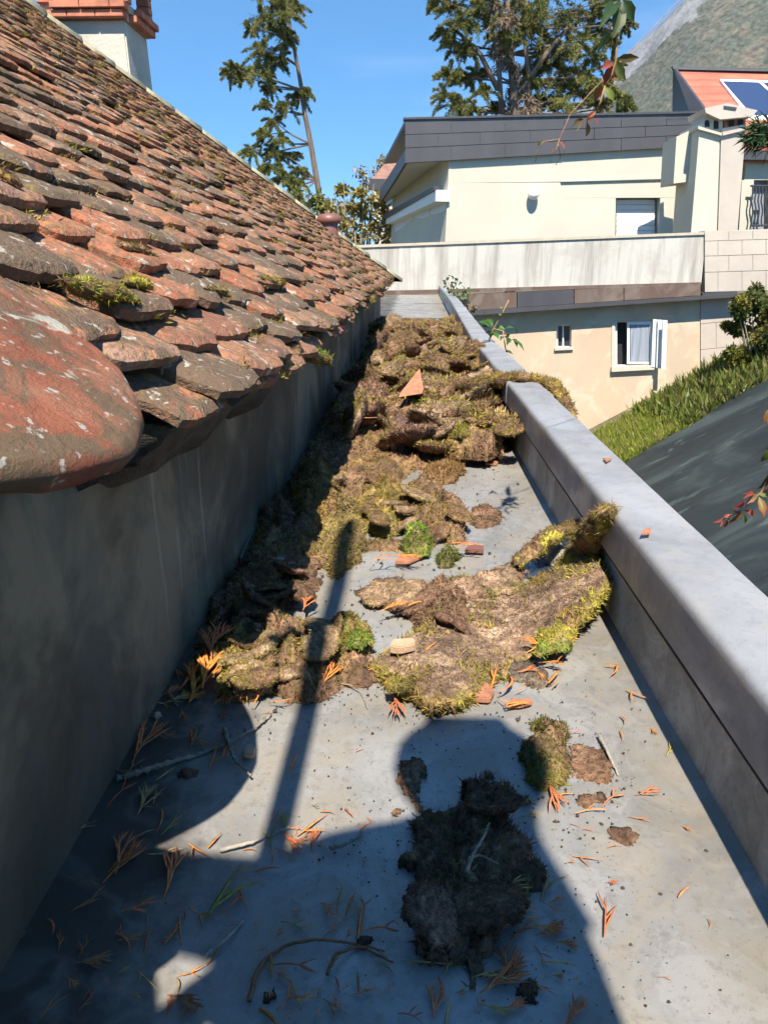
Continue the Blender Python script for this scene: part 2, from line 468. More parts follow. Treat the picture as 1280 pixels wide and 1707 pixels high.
def forest():
    t = NT('mountain_forest'); p = t.pos()
    d = t.voro(p, 0.16)
    v = t.noise(p, 0.11, 3, 0.6)
    n = t.noise(p, 0.010, 5, 0.65)
    c = t.ramp(n, [(0.36, (0.07, 0.078, 0.055)), (0.46, (0.11, 0.10, 0.068)), (0.55, (0.08, 0.088, 0.06)), (0.66, (0.14, 0.115, 0.08))])
    c = t.mix(1.0, c, t.ramp(v, [(0.35, 0.6), (0.65, 1.4)]), 'MULTIPLY')
    rock = t.ramp(t.noise(t.mapping(p, (1, 1, 0.35)), 0.03, 6, 0.7), [(0.4, (0.15, 0.145, 0.145)), (0.6, (0.27, 0.26, 0.25))])
    rk = t.math('ADD', t.attr('rock', 'Fac'), t.math('MULTIPLY', t.math('SUBTRACT', t.noise(p, 0.03, 5, 0.7), 0.5), 1.1))
    c = t.mix(t.ramp(rk, [(0.47, 0), (0.56, 1)]), c, rock)
    return t.out(c, 1.0, t.bump(d, 0.45, -3.0), spec=0.0)
M['forest'] = forest()
M['water'] = NT('puddle_water').out((0.02, 0.03, 0.05), 0.03, spec=0.6)
# ---------------------------------------------------------------- the box gutter
XL = -0.362
def xr(y):
    return float(np.interp(y, [-3, 4.3, 9, 16], [0.36, 0.36, 0.47, 0.57]))
Y0, Y1, YEND = -2.6, 9.0, 15.9
gutter = empty('box_gutter', (0, 0, 0))
tag(gutter, 'long grey zinc box gutter between tiled roof and low parapet, littered with moss', 'gutter')

def strip(name, prof, ys, mat, parent, smooth=True, wob=0.0, shift=True, closed_ends=False):
    """sweep the profile [(dx, z)] along the gutter; dx is measured from the right inner face when shift is set"""
    V, F = [], []
    n = len(prof)
    for y in ys:
        b = xr(y) if shift else 0.0
        for (dx, z) in prof:
            w = wob * (fbm((dx * 3, y * 2.2, 4), 3)) if wob else 0.0
            V.append((b + dx, y, z + w))
    for i in range(len(ys) - 1):
        for k in range(n - 1):
            F.append((i * n + k, i * n + k + 1, (i + 1) * n + k + 1, (i + 1) * n + k))
    if closed_ends:
        F.append(tuple(range(n))); F.append(tuple(range((len(ys) - 1) * n, len(ys) * n))[::-1])
    return link_mesh(name, mesh_np(name, V, F, mat, smooth), parent)

# floor sheets, lapped every couple of metres
def floor_sheet(ya, yb, lift):
    ys = np.linspace(ya, yb, max(4, int((yb - ya) / 0.06)))
    V, F = [], []
    nx = 26
    for y in ys:
        left = XL - 0.004 if y < Y1 else XL - 0.004 - 0.45 * min(1, (y - Y1) / 0.15)
        right = xr(y) - 0.004
        for k in range(nx):
            s = k / (nx - 1)
            x = left + (right - left) * s
            e = max(0.0, (x - (right - 0.016)) / 0.016)
            z = lift + 0.012 * e * e + 0.0022 * fbm((x * 4, y * 2.5, 1), 3)
            V.append((x, y, z))
    for i in range(len(ys) - 1):
        for k in range(nx - 1):
            F.append((i * nx + k, i * nx + k + 1, (i + 1) * nx + k + 1, (i + 1) * nx + k))
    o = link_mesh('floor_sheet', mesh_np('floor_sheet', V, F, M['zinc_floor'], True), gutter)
    return o
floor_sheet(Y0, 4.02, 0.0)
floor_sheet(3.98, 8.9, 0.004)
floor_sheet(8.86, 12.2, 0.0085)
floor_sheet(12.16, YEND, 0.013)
ys_all = np.arange(Y0, YEND + 0.01, 0.1)
strip('inner_upstand', [(-0.006, 0.004), (0.0, 0.016), (0.001, 0.145)], ys_all, M['zinc_side'], gutter, True, 0.0)
cap_prof = [(-0.004, 0.120), (-0.013, 0.122), (-0.013, 0.187), (-0.0122, 0.1935), (-0.0095, 0.1985), (-0.005, 0.2012), (0.001, 0.2025),
            (0.086, 0.2065), (0.0905, 0.2045), (0.092, 0.200), (0.092, 0.12), (0.085, 0.12)]
def cap(ya, yb, lift):
    ys = np.arange(ya, yb + 1e-6, 0.05)
    prof = [(dx - (0.002 * lift / 0.003 if dx < 0 else 0), z + lift) for dx, z in cap_prof]
    V, F = [], []
    n = len(prof)
    for y in ys:
        for dx, z in prof:
            V.append((xr(y) + dx + 0.0012 * fbm((3, y * 3, 7), 2), y, z + 0.0016 * fbm((dx * 12, y * 4, 2), 3)))
    for i in range(len(ys) - 1):
        for k in range(n - 1):
            F.append((i * n + k, i * n + k + 1, (i + 1) * n + k + 1, (i + 1) * n + k))
    F.append(tuple(range(n))); F.append(tuple(range((len(ys) - 1) * n, len(ys) * n))[::-1])
    me_ = mesh_np('parapet_cap', V, F, M['zinc_cap'], True); me_.set_sharp_from_angle(angle=R(38))
    link_mesh('parapet_cap', me_, gutter)
cap(Y0, 2.72, 0.0); cap(2.68, 4.62, 0.003); cap(4.57, 8.2, 0.0); cap(8.15, 12.0, 0.003); cap(11.95, YEND, 0.0)
strip('lap_shadow_strip', [(-0.010, 0.1195), (-0.012, 0.116), (-0.009, 0.113), (0.0005, 0.114)], ys_all, M['dark'], gutter, True)  # dark strip added to draw the shadow line under the cap skirt
strip('parapet_core', [(0.003, 0.0), (0.003, 0.17), (0.084, 0.17), (0.084, -0.02)], ys_all, M['mortar'], gutter, False)

# ---------------------------------------------------------------- the old house: wall, roof, chimney
PHI = R(36.6)
CP, SP = math.cos(PHI), math.sin(PHI)
XE, ZE = -0.243, 0.415                 # eave of the roof deck
house = empty('old_house', (0, 0, 0))
tag(house, 'old house with low cement wall and moss-grown clay tile roof beside the gutter', 'house')

def wall_mesh():
    ys = np.arange(Y0, Y1 + 0.01, 0.05); zs = np.linspace(-0.01, 0.47, 15)
    V, F = [], []
    for y in ys:
        for z in zs:
            V.append((XL + 0.006 * fbm((y * 1.3, z * 3, 3), 4) + 0.02 * max(0, 0.06 - z) * 2, y, z))
    n = len(zs)
    for i in range(len(ys) - 1):
        for k in range(n - 1):
            F.append((i * n + k, (i + 1) * n + k, (i + 1) * n + k + 1, i * n + k + 1))
    b = len(V)
    V += [(XL - 3.2, Y1, -0.01), (XL - 3.2, Y1, 0.47), (XL - 3.2, Y0, 0.47), (XL - 3.2, Y0, -0.01)]
    e = (len(ys) - 1) * n
    F += [(e, b, b + 1, e + n - 1), (0, n - 1, b + 2, b + 3)]
    return mesh_np('outer_wall', V, F, M['cement'], True)
link_mesh('outer_wall', wall_mesh(), house)

def roof_pt(s, y, h=0.0):
    return np.array([XE - s * CP + h * SP, y, ZE + s * SP + h * CP])

# roof boarding: the slope over the gutter and the hipped end behind it
D = 4.6; TP = math.tan(PHI)
YN, SN = 1.0, 0.19                     # near the camera the boarding stops short of the wall face
A = (XE - SN * CP, Y0, ZE + SN * SP); A2 = (XE - SN * CP, YN, ZE + SN * SP); A3 = (XE, YN, ZE); B = (XE, Y1, ZE); Cc = (XE - D, Y1 - D, ZE + D * TP); Dd = (XE - D, Y0, ZE + D * TP)
E = (XE - 2 * D, Y1, ZE); Fp = (XE - 2 * D, Y0, ZE)
roof = link_mesh('roof', mesh_np('roof', [A, B, Cc, Dd, E, Fp, A2, A3], [(0, 6, 7, 1, 2, 3), (1, 4, 2), (2, 4, 5, 3)], M['deck']), house)

def tile_grid(w, L, th, nw, nl, seed, rough, bulge, round_p=4.0, camber=0.003):
    """one flat clay tile: lower end rounded and worn, lying along +y from its lower edge"""
    r = np.random.default_rng(seed); so = seed * 13.7
    top, bot = [], []
    chip = r.uniform(-1, 1, 3)
    for i in range(nl + 1):
        t = i / nl
        for j in range(nw + 1):
            q = 2 * j / nw - 1
            x = q * w / 2 * (1 + 0.01 * math.sin(i * 1.7 + so))
            ylow = bulge * abs(q) ** round_p + rough * 1.6 * fbm((q * 2.2, so, 0), 3)
            tt = t ** 1.25
            y = ylow + (L - ylow) * tt
            x += rough * 0.9 * fbm((so, y * 18, 2), 3) * abs(q)
            edge = max(0.0, 1 - min(tt * L / 0.008, (1 - abs(q)) * w / 2 / 0.006))
            z = camber * (1 - q * q) + rough * 0.55 * fbm((x * 16, y * 16, so), 4) + rough * 0.35 * fbm((x * 60, y * 60, so), 2)
            top.append((x, y, z + th / 2 - edge * edge * th * 0.28))
            bot.append((x * 0.985, y + 0.002 * (1 - t), z - th / 2 + edge * th * 0.2 + rough * 0.3 * fbm((x * 20, y * 20, so + 5), 2)))
    n = nw + 1; N = len(top)
    V = top + bot; F = []
    for i in range(nl):
        for j in range(nw):
            a = i * n + j
            F.append((a, a + 1, a + n + 1, a + n))
            F.append((N + a, N + a + n, N + a + n + 1, N + a + 1))
    for j in range(nw):
        F.append((j, N + j, N + j + 1, j + 1))
        a = nl * n + j; F.append((a, a + 1, N + a + 1, N + a))
    for i in range(nl):
        a, b = i * n, i * n + n
        F.append((a, b, N + b, N + a))
        a, b = i * n + nw, i * n + n + nw
        F.append((a, N + a, N + b, b))
    return V, F

TW, TL, TT, EXPO = 0.158, 0.25, 0.018, 0.074
TILT = math.atan2(TT, EXPO) * 0.92
def crease(me, deg=42):
    me.set_sharp_from_angle(angle=R(deg)); return me
def tile_matrix(s, y, h, tilt, rz):
    B3 = Matrix(((0, -CP, SP), (1, 0, 0), (0, SP, CP)))
    M3 = B3 @ Matrix.Rotation(-tilt, 3, 'X') @ Matrix.Rotation(rz, 3, 'Z')
    m = M3.to_4x4(); m.translation = Vector(roof_pt(s, y, h))
    return m
hi = [mesh_np('tile_mesh', *tile_grid(TW * k, TL, TT * t_, 14, 14, 100 + i, 0.0045, b), M['tile'], True)
      for i, (k, t_, b) in enumerate([(0.98, 1.15, .010), (1.0, 1.3, .018), (0.96, 1.0, .008), (1.02, 1.2, .028), (0.97, 1.4, .014), (1.0, 1.1, .022), (0.95, 1.25, .010), (1.01, 1.05, .016)])]
mid = [mesh_np('tile_mesh_plain', *tile_grid(TW * k, TL, TT * t_, 6, 5, 200 + i, 0.0045, b), M['tile'], True)
       for i, (k, t_, b) in enumerate([(0.98, 1.15, .02), (1.0, 1.3, .03), (0.96, 1.0, .016), (1.02, 1.2, .04), (0.97, 1.35, .026), (1.0, 1.1, .034)])]
low = [tile_grid(TW * k, TL, TT * t_, 4, 3, 300 + i, 0.0045, b) for i, (k, t_, b) in enumerate([(0.98, 1.2, .02), (1.0, 1.3, .03), (0.97, 1.05, .016), (1.0, 1.2, .035)])]
spots = []
for _m in hi + mid: crease(_m)
rt = np.random.default_rng(77)
H0 = TL * math.sin(TILT) + 0.004
def jit(k): return float(rt.normal(0, k))
nrow = int(D / CP / EXPO)
for k in range(-1, nrow):
    s0 = k * EXPO - 0.012 if k >= 0 else -0.03
    h0 = H0 if k >= 0 else H0 - 0.026
    ylim = Y1 - max(0, s0) * CP - 0.02
    y = -1.6 + (k % 2) * TW * 0.5 + rt.uniform(0, 0.04)
    drift = 0
    while y < ylim:
        spots.append((s0 + jit(0.009) + 0.018 * fbm((y * 0.9, k * 1.7, 3), 2), y, h0 + abs(jit(0.0065)) + 0.008 * fbm((y * 0.7, k * .3, 9), 2), TILT + jit(R(2.0)), jit(R(4.0)), rt.random()))
        y += TW + 0.003 + abs(jit(0.005))
spots = [q for q in spots if not ((q[0] < 0.09 and 0.26 < q[1] < 0.66) or (-0.02 < q[0] < 0.035 and 0.26 < q[1] < 0.80))]     # tiles slipped off beside the loose one
P = np.array([roof_pt(q[0], q[1], q[2]) for q in spots])
u, v, zc = proj(P)
dist = np.linalg.norm(P - CAM, axis=1)
vis = (u > -110) & (u < 700) & (v > -60) & (v < 900) & (zc > 0.3)
order = sorted([i for i in range(len(spots)) if vis[i]], key=lambda i: dist[i])
single = order[:296]
sset = set(single)
for rank, i in enumerate(single):
    s, y, h, tl, rz, r_ = spots[i]
    me = hi[int(r_ * 8)] if rank < 150 else mid[int(r_ * 6)]
    o = link_mesh('tile', me, roof)
    o.matrix_world = tile_matrix(s, y, h, tl, rz)
VV, FF, RR = [], [], []
nv = 0
for i in range(len(spots)):
    if i in sset: continue
    s, y, h, tl, rz, r_ = spots[i]
    if not vis[i] and not (s < 2.0): continue
    V, F = low[int(r_ * 4)]
    m = np.array(tile_matrix(s, y, h, tl, rz))
    W = np.asarray(V) @ m[:3, :3].T + m[:3, 3]
    VV.append(W); RR.append(np.full(len(W), r_)); FF.append(np.array(F) + nv); nv += len(W)
me = mesh_np('farther_tiles', np.concatenate(VV), np.concatenate(FF), M['tile_mass'], True)
a = me.attributes.new('rnd', 'FLOAT', 'POINT'); a.data.foreach_set('value', np.concatenate(RR))
o = link_mesh('farther_tiles', me, roof); o['kind'] = 'stuff'

# the loose rounded tile that hangs over the eave close to the lens
V, F = tile_grid(0.36, 0.42, 0.020, 60, 60, 900, 0.0045, 0.17, 2.3, 0.012)
o = link_mesh('tile', mesh_np('loose_tile_mesh', V, F, M['near_tile'], True), roof)
o['label'] = 'loose round-ended tile with pale lichen overhanging the eave'
B3 = Matrix(((0, -CP, SP), (1, 0, 0), (0, SP, CP)))
m3 = B3 @ Matrix.Rotation(R(14), 3, 'Z') @ Matrix.Rotation(R(-3), 3, 'X')
k_ = 1.22
m4 = (m3 * k_).to_4x4(); m4.translation = Vector(CAM + (roof_pt(-0.02, 0.40, 0.115) - CAM) * k_); o.matrix_world = m4

# dark mortar bedding between the wall head and the eave tiles
ys = np.arange(0.76, Y1, 0.02)
V, F = [], []
for y in ys:
    low_ = 0.345 - 0.035 * fbm((y * 3.1, 0, 5), 4) - 0.02 * fbm((y * 11, 2, 5), 3)
    if y < 0.9: low_ += 0.012
    out = 0.032 * fbm((y * 6, 4, 1), 3)
    V.append((XL + 0.002, y, low_ - 0.012))
    for k in range(1, 9):
        q = k / 8
        V.append((XL + 0.03 + 0.085 * q ** 0.8 + out * 0.5 + 0.012 * fbm((y * 22, q * 4, 1), 3), y + 0.006 * fbm((y * 30, q * 5, 8), 2), low_ + (0.434 - low_) * q ** 1.1 + 0.010 * fbm((y * 26, q * 5, 3), 3)))
    V.append((XL - 0.02, y, 0.45))
n = 10
for i in range(len(ys) - 1):
    for k in range(n - 1):
        F.append((i * n + k, (i + 1) * n + k, (i + 1) * n + k + 1, i * n + k + 1))
F.append(tuple(range(n))); F.append(tuple(range((len(ys) - 1) * n, len(ys) * n))[::-1])
link_mesh('mortar_bed', mesh_np('mortar_bed', V, F, M['mortar'], True), house)

# hip caps
def hip_pt(d): return np.array([XE - d, Y1 - d, ZE + d * TP])
hd = (hip_pt(1) - hip_pt(0)); hl = np.linalg.norm(hd); hd = hd / hl
side = np.array([1, -1, 0]) / math.sqrt(2)
upn = np.cross(side, hd); upn = upn if upn[2] > 0 else -upn
def hip_cap(d0, d1, seed, raised):
    V, F = [], []
    nseg = 9
    r = 0.118
    for e, d_ in enumerate((d0, d0, d1, d1)):
        base = hip_pt(d_)
        rr = r * (1.06 if e in (0, 1) else 0.94) - (0.016 if e in (0, 3) else 0)
        for k in range(nseg):
            a = math.pi * (k / (nseg - 1)) * 0.92 + math.pi * 0.04
            q = base + side * (math.cos(a) * rr) + upn * (math.sin(a) * rr * 0.62 + 0.012 + raised)
            q = q + 0.004 * fbm((k * 0.6, d_ * 6, seed), 2)
            V.append(q)
    for e in range(3):
        for k in range(nseg - 1):
            F.append((e * nseg + k, e * nseg + k + 1, (e + 1) * nseg + k + 1, (e + 1) * nseg + k))
    F.append(tuple(range(nseg)))
    o = link_mesh('hip_cap', mesh_np('hip_cap', V, F, M['hip'], True), roof)
d_ = -0.03; i = 0
while d_ < 4.4:
    hip_cap(d_ - 0.012, d_ + 0.186, i, rt.uniform(0, 0.01)); d_ += 0.176; i += 1

# chimney
ch = empty('chimney', (0, 0, 0), parent=house)
c0 = at(90, 130, 7.05); c1 = at(217, 130, 7.05)
xa, xb, ya, yb = c0[0], c1[0], 7.05, 7.62
zt = at(213, 32, 7.05)[2]; zb = 1.2
def frust(mb, x0, x1, y0, y1, z0, z1, t):
    V = [(x0, y0, z0), (x1, y0, z0), (x1, y1, z0), (x0, y1, z0), (x0 + t, y0 + t, z1), (x1 - t, y0 + t, z1), (x1 - t, y1 - t, z1), (x0 + t, y1 - t, z1)]
    return mb.add(V, [(3, 2, 1, 0), (4, 5, 6, 7), (0, 1, 5, 4), (1, 2, 6, 5), (2, 3, 7, 6), (3, 0, 4, 7)])
frust(MB(), xa - 0.03, xb + 0.03, ya - 0.03, yb + 0.03, zb, zt, 0.035).build('shaft', M['lime'], ch, bevel=0.012)
bh = 0.058
def bricks(x0, x1, y0, y1, z, h, shift):
    def run(pa, pb, off):
        L = np.linalg.norm(np.array(pb) - np.array(pa)); n = max(2, round(L / 0.215))
        for k in range(n):
            a, b = (k + off) / n, (k + 1 + off) / n
            a, b = max(0, a), min(1, b)
            if b - a < 0.02: continue
            mid_ = np.array(pa) * (1 - (a + b) / 2) + np.array(pb) * (a + b) / 2
            lx = abs(pb[0] - pa[0]) * (b - a); ly = abs(pb[1] - pa[1]) * (b - a)
            MB().box((mid_[0], mid_[1], z), (max(lx - 0.006, 0.105), max(ly - 0.006, 0.105), h - 0.006)).build('brick', M['brick'], ch, bevel=0.004)
    run((x0, y0), (x1, y0), shift); run((x1, y0 + 0.11), (x1, y1), shift)
    MB().box(((x0 + x1) / 2, (y0 + y1) / 2 + 0.02, z), (x1 - x0 - 0.02, y1 - y0 - 0.06, h)).build('brick_core', M['joint'], ch)
bricks(xa - 0.03, xb + 0.02, ya - 0.02, yb + 0.02, zt + bh * 0.5, bh, 0.0)
bricks(xa - 0.05, xb + 0.045, ya - 0.045, yb + 0.045, zt + bh * 1.5 + 0.002, bh, 0.5)
zz = zt + bh * 2
for px_ in (xa + 0.0, xa + 0.3 * (xb - xa), xa + 0.7 * (xb - xa), xb - 0.0):
    for py_ in (ya + 0.02, yb - 0.02):
        for k in range(4):
            MB().box((px_, py_, zz + bh * (k + 0.5)), (0.105 + 0.004 * (k % 2), 0.105, bh - 0.004)).build('brick', M['brick'], ch, bevel=0.004)
MB().box(((xa + xb) / 2, (ya + yb) / 2, zz + 0.02), (xb - xa - 0.14, yb - ya - 0.14, 0.10)).build('flue_pot', M['iron'], ch)
MB().box(((xa + xb) / 2, (ya + yb) / 2, zz + bh * 4 + 0.032), (xb - xa + 0.22, yb - ya + 0.22, 0.06)).build('cap_slab', M['lime'], ch, bevel=0.01)

# brown vent pipe standing on the far part of the slope
vp = empty('vent_pipe', (0, 0, 0), parent=house)
vb = at(549, 402, 7.6); vt = at(543, 362, 7.6)
hgt = vt[2] - vb[2]; rr = 0.088
MB().lathe((vb[0], vb[1], vb[2] - 0.25), [(rr, 0), (rr, 0.25), (rr, 0.25 + hgt * 0.72), (rr * 0.98, 0.25 + hgt * 0.74)], 24).build('pipe', M['vent'], vp, True)
MB().lathe((vb[0], vb[1], vb[2] + hgt * 0.70), [(rr * 0.9, 0), (rr * 1.28, 0.012), (rr * 1.32, 0.05), (rr * 1.1, 0.085), (rr * 0.4, 0.1)], 24).build('cowl', M['vent'], vp, True)
# ---------------------------------------------------------------- ground, bank and mountain
def grid_mesh(name, X, Y, Z, mat, smooth=True, attrs=None):
    ny, nx = X.shape
    V = np.stack([X, Y, Z], -1).reshape(-1, 3)
    idx = np.arange(nx * ny).reshape(ny, nx)
    F = np.stack([idx[:-1, :-1], idx[:-1, 1:], idx[1:, 1:], idx[1:, :-1]], -1).reshape(-1, 4)
    me = mesh_np(name, V, F, mat, smooth)
    for k, val in (attrs or {}).items():
        a = me.attributes.new(k, 'FLOAT', 'POINT'); a.data.foreach_set('value', val.ravel().astype(np.float32))
    return me

# the bank beside the house rises to the right; plane through three sighted points
pA, pB, pC = at(1035, 778, 12.0), at(1280, 634, 12.6), at(1280, 1000, 6.0)
nrm = np.cross(pB - pA, pC - pA); nrm /= nrm[2]
def bank_z(x, y):
    z = pA[2] - ((x - pA[0]) * nrm[0] + (y - pA[1]) * nrm[1])
    return np.clip(z, -4.6, 0.4)
xs = np.concatenate([np.linspace(-2500, -60, 14), np.linspace(-50, 0.3, 14), np.linspace(0.6, 16, 78), np.linspace(18, 60, 14), np.linspace(90, 2500, 14)])
ysg = np.concatenate([np.linspace(-60, -4, 8), np.linspace(-3, 24, 90), np.linspace(26, 60, 14), np.linspace(90, 2600, 20)])
GX, GY = np.meshgrid(xs, ysg)
near = (GX > 0.2) & (GX < 17) & (GY < 26)
GZ = np.where(GX > 0.2, bank_z(GX, GY), -4.6)
f = np.clip((GY - 17) / 8, 0, 1); GZ = GZ * (1 - f) + (-4.0) * f
GZ = GZ + 0.05 * (vfbm(np.stack([GX.ravel(), GY.ravel(), 0 * GX.ravel()], 1), 0.9).reshape(GX.shape) - 0.5) * near
tag(link_mesh('ground', grid_mesh('ground', GX, GY, GZ - 0.06, M['earth'])), 'earth ground falling away beside and behind the house', 'ground', kind='structure')

# dark tarpaulin over the bank
tx, ty = np.meshgrid(np.linspace(0.5, 8.0, 90), np.linspace(-1.5, 12.9, 120))
edge = pA[1] + (tx - pA[0]) * (pB[1] - pA[1]) / (pB[0] - pA[0])
ty2 = np.minimum(ty, edge + 0.08 * np.sin(tx * 5))
PT = np.stack([tx.ravel() * 0.45, ty2.ravel() * 1.3 - tx.ravel() * 0.3, 0 * tx.ravel()], 1)
tz = bank_z(tx, ty2) + 0.14 * (vfbm(PT, 0.8, 4).reshape(tx.shape) - 0.5) + 0.05
tp = link_mesh('tarpaulin', grid_mesh('tarpaulin', tx, ty2, tz, M['tarp']))
tag(tp, 'dark wrinkled tarpaulin spread over the bank below the parapet', 'tarpaulin')
sol = tp.modifiers.new('thickness', 'SOLIDIFY'); sol.thickness = 0.012; sol.offset = -1

# mountain
gx, gy = np.meshgrid(np.linspace(-900, 2300, 170), np.linspace(900, 2600, 100))
ridge = np.interp(gx / 1500.0, [-0.6, -0.1, 0.05, 0.16, 0.24, 0.33, 0.45, 0.62, 0.9, 1.6], [18, 22, 60, 190, 335, 455, 610, 700, 760, 640])
prof = np.clip((gy - 1000) / 600.0, 0, 1)
prof = prof ** 0.85
PM = np.stack([gx.ravel(), gy.ravel(), 0 * gx.ravel()], 1)
nz_ = vfbm(PM, 1 / 260.0, 6).reshape(gx.shape) - 0.5
gz = -6 + ridge * prof * (1 + 0.30 * nz_) + 10 * nz_
back = np.clip((gy - 1700) / 900, 0, 1); gz = gz * (1 - 0.35 * back)
rock = np.clip(1.25 - (ridge - gz) / 48.0, 0, 1) * np.clip((0.43 - gx / 1500.0) * 9, 0, 1) * np.clip((gx / 1500.0 - 0.10) * 10, 0, 1)
tag(link_mesh('mountain', grid_mesh('mountain', gx, gy, gz, M['forest'], True, {'rock': rock})), 'wooded autumn mountainside with a pale cliff band', 'mountain', kind='structure')

# ---------------------------------------------------------------- the neighbouring house with its terrace
def pr(pix, y, depth, name, mat, parent, bevel=0.0, fall=0.0):
    """prism whose front outline is sighted through the pixels pix at distance y (fall: extra distance per metre to the right)"""
    pts = []
    for (u_, v_) in pix:
        d = ray(u_, v_)
        t = y / (d[1] - fall * d[0]) if fall else y / d[1]
        pts.append(CAM + d * t)
    return MB().prism(pts[::-1], (0, depth, 0)).build(name, mat, parent, bevel=bevel)

th = empty('terrace_house', at(900, 560, 16.0) * np.array([1, 1, 0]) + np.array([0, 0, -4.0]))
tag(th, 'cream and peach house with stained terrace wall and dark zinc roof edge', 'house')
th_inv = Matrix.Translation(th.location).inverted()
def tpr(*a, parent=th, **k):
    o = pr(*a, parent=parent, **k)
    o.matrix_parent_inverse = th_inv if parent is th else Matrix.Identity(4)
    return o
YP, YW, YH = 15.9, 16.05, 19.5
# terrace parapet: wall, coping, brown flashing and drip edge
tpr([(560, 413.5), (1176, 390), (1168, 474), (560, 486)], YP, 0.22, 'terrace_parapet', M['parapet'])
tpr([(556, 410), (1178, 386.5), (1178, 391), (556, 414.5)], YP - 0.03, 0.28, 'coping', M['joint'])
fl = [780, 862, 957, 1040, 1168]
for i in range(4):
    a_, b_ = fl[i], fl[i + 1] - 1.2
    f0 = lambda u_: 491 - (u_ - 781) * 0.0466
    f1 = lambda u_: 517 - (u_ - 790) * 0.0655
    m_ = M['flash_brown'] if i in (0, 2) else M['parapet'] if i == 1 else M['fascia']
    tpr([(a_, f0(a_)), (b_, f0(b_)), (b_, f1(b_)), (a_, f1(a_))], YP - 0.10 + 0.004 * i, 0.3, 'flashing', M['flash_brown'] if i != 1 else M['fascia'])
tpr([(640, 485), (1168, 470.5), (1168, 475), (640, 492)], YP - 0.05, 0.2, 'ledge', M['flash_brown'])
tpr([(770, 519), (1237, 489), (1237, 494.5), (770, 527)], YP - 0.16, 0.34, 'drip_edge', M['fascia'])
tpr([(1170, 488), (1228, 485), (1228, 493), (1170, 497)], YP - 0.08, 0.2, 'flashing', M['fascia'])
# lower peach wall with real openings: built of panels round the two windows
def wall_panel(u0, v0, u1, v1, name='lower_wall', mat=None, y=YW):
    tpr([(u0, v0), (u1, v0), (u1, v1), (u0, v1)], y, 0.3, name, mat or M['peach'])
W1 = (927, 541, 952, 580); W2 = (1025, 534, 1092, 612)
wall_panel(690, 500, 927, 900); wall_panel(927, 500, 1025, 541); wall_panel(927, 580, 1025, 900); wall_panel(952, 541, 1025, 580)
wall_panel(1025, 480, 1166, 534); wall_panel(1025, 612, 1166, 900); wall_panel(1092, 534, 1166, 612)
# block-built right end: pieces one by one, upstairs and down
def blocks(u0, u1, rows, skew, y, bw, ph):
    tpr([(u0, rows[0] - 1), (u1, rows[0] - 1 + skew * (u1 - u0)), (u1, rows[-1] + skew * (u1 - u0)), (u0, rows[-1])], y + 0.012, 0.3, 'block_backing', M['joint'])
    for r_i in range(len(rows) - 1):
        x = u0 - (bw * ph if r_i % 2 else 0)
        while x < u1:
            a_, b_ = max(x, u0) + 0.4, min(x + bw, u1) - 0.4
            if b_ - a_ > 3:
                va, vb_ = rows[r_i] + 0.5, rows[r_i + 1] - 0.5
                tpr([(a_, va + skew * (a_ - u0)), (b_, va + skew * (b_ - u0)), (b_, vb_ + skew * (b_ - u0)), (a_, vb_ + skew * (a_ - u0))], y, 0.05, 'block', M['block'])
            x += bw
blocks(1174, 1330, [386, 402, 427, 454, 487], -0.03, YP - 0.05, 40, 0.45)
blocks(1167, 1262, [498, 540, 583, 632, 680, 730], -0.10, YW - 0.02, 52, 0.5)
# large window: frame, open sash, curtain behind, shutter folded back
win = empty('window', parent=th); win.matrix_parent_inverse = th_inv
def wpr(pix, y, d, name, m, par): 
    o = pr(pix, y, d, name, m, par); o.matrix_parent_inverse = Matrix.Identity(4); return o
def frame(par, u0, v0, u1, v1, w, y, d, m, name='frame'):
    mb = MB()
    for q in (((u0, v0), (u1, v0), (u1, v0 + w), (u0, v0 + w)), ((u0, v1 - w), (u1, v1 - w), (u1, v1), (u0, v1)),
              ((u0, v0 + w), (u0 + w, v0 + w), (u0 + w, v1 - w), (u0, v1 - w)), ((u1 - w, v0 + w), (u1, v0 + w), (u1, v1 - w), (u1 - w, v1 - w))):
        mb.prism([at(a_, b_, y) for a_, b_ in q][::-1], (0, d, 0))
    o = mb.build(name, m, par); return o
frame(win, 1025, 534, 1092, 612, 3.2, YW + 0.06, 0.10, M['white'])
wpr([(1020, 530), (1096, 527), (1096, 533), (1020, 536)], YW - 0.012, 0.05, 'head_trim', M['peach'], win)
wpr([(1019, 612), (1094, 609), (1094, 616), (1019, 620)], YW - 0.09, 0.2, 'sill', M['cream'], win)
wpr([(1019.5, 536), (1024.5, 536), (1023.5, 612), (1018.5, 612)], YW - 0.02, 0.05, 'side_trim', M['cream'], win)
wpr([(1028, 537), (1089, 537), (1089, 609), (1028, 609)], YW + 0.26, 0.02, 'dark_room', M['dark'], win)
sash = frame(win, 1045, 537, 1086, 607, 4.0, YW + 0.03, 0.05, M['white'], 'sash')
wpr([(1049, 541), (1082, 541), (1082, 603), (1049, 603)], YW + 0.045, 0.01, 'pane', M['glass'], win)
mb = MB(); nf = 15
cu = np.linspace(1050, 1081, nf)
for i in range(nf - 1):
    y_a, y_b = YW + 0.036 + 0.004 * math.sin(i * 1.9), YW + 0.036 + 0.004 * math.sin((i + 1) * 1.9)
    mb.add([at(cu[i], 541.5, y_a), at(cu[i + 1], 541.5, y_b), at(cu[i + 1], 602, y_b), at(cu[i], 602, y_a)], [(0, 1, 2, 3)])
mb.build('curtain', M['curtain'], win)
sh = empty('shutter', parent=th); sh.matrix_parent_inverse = th_inv
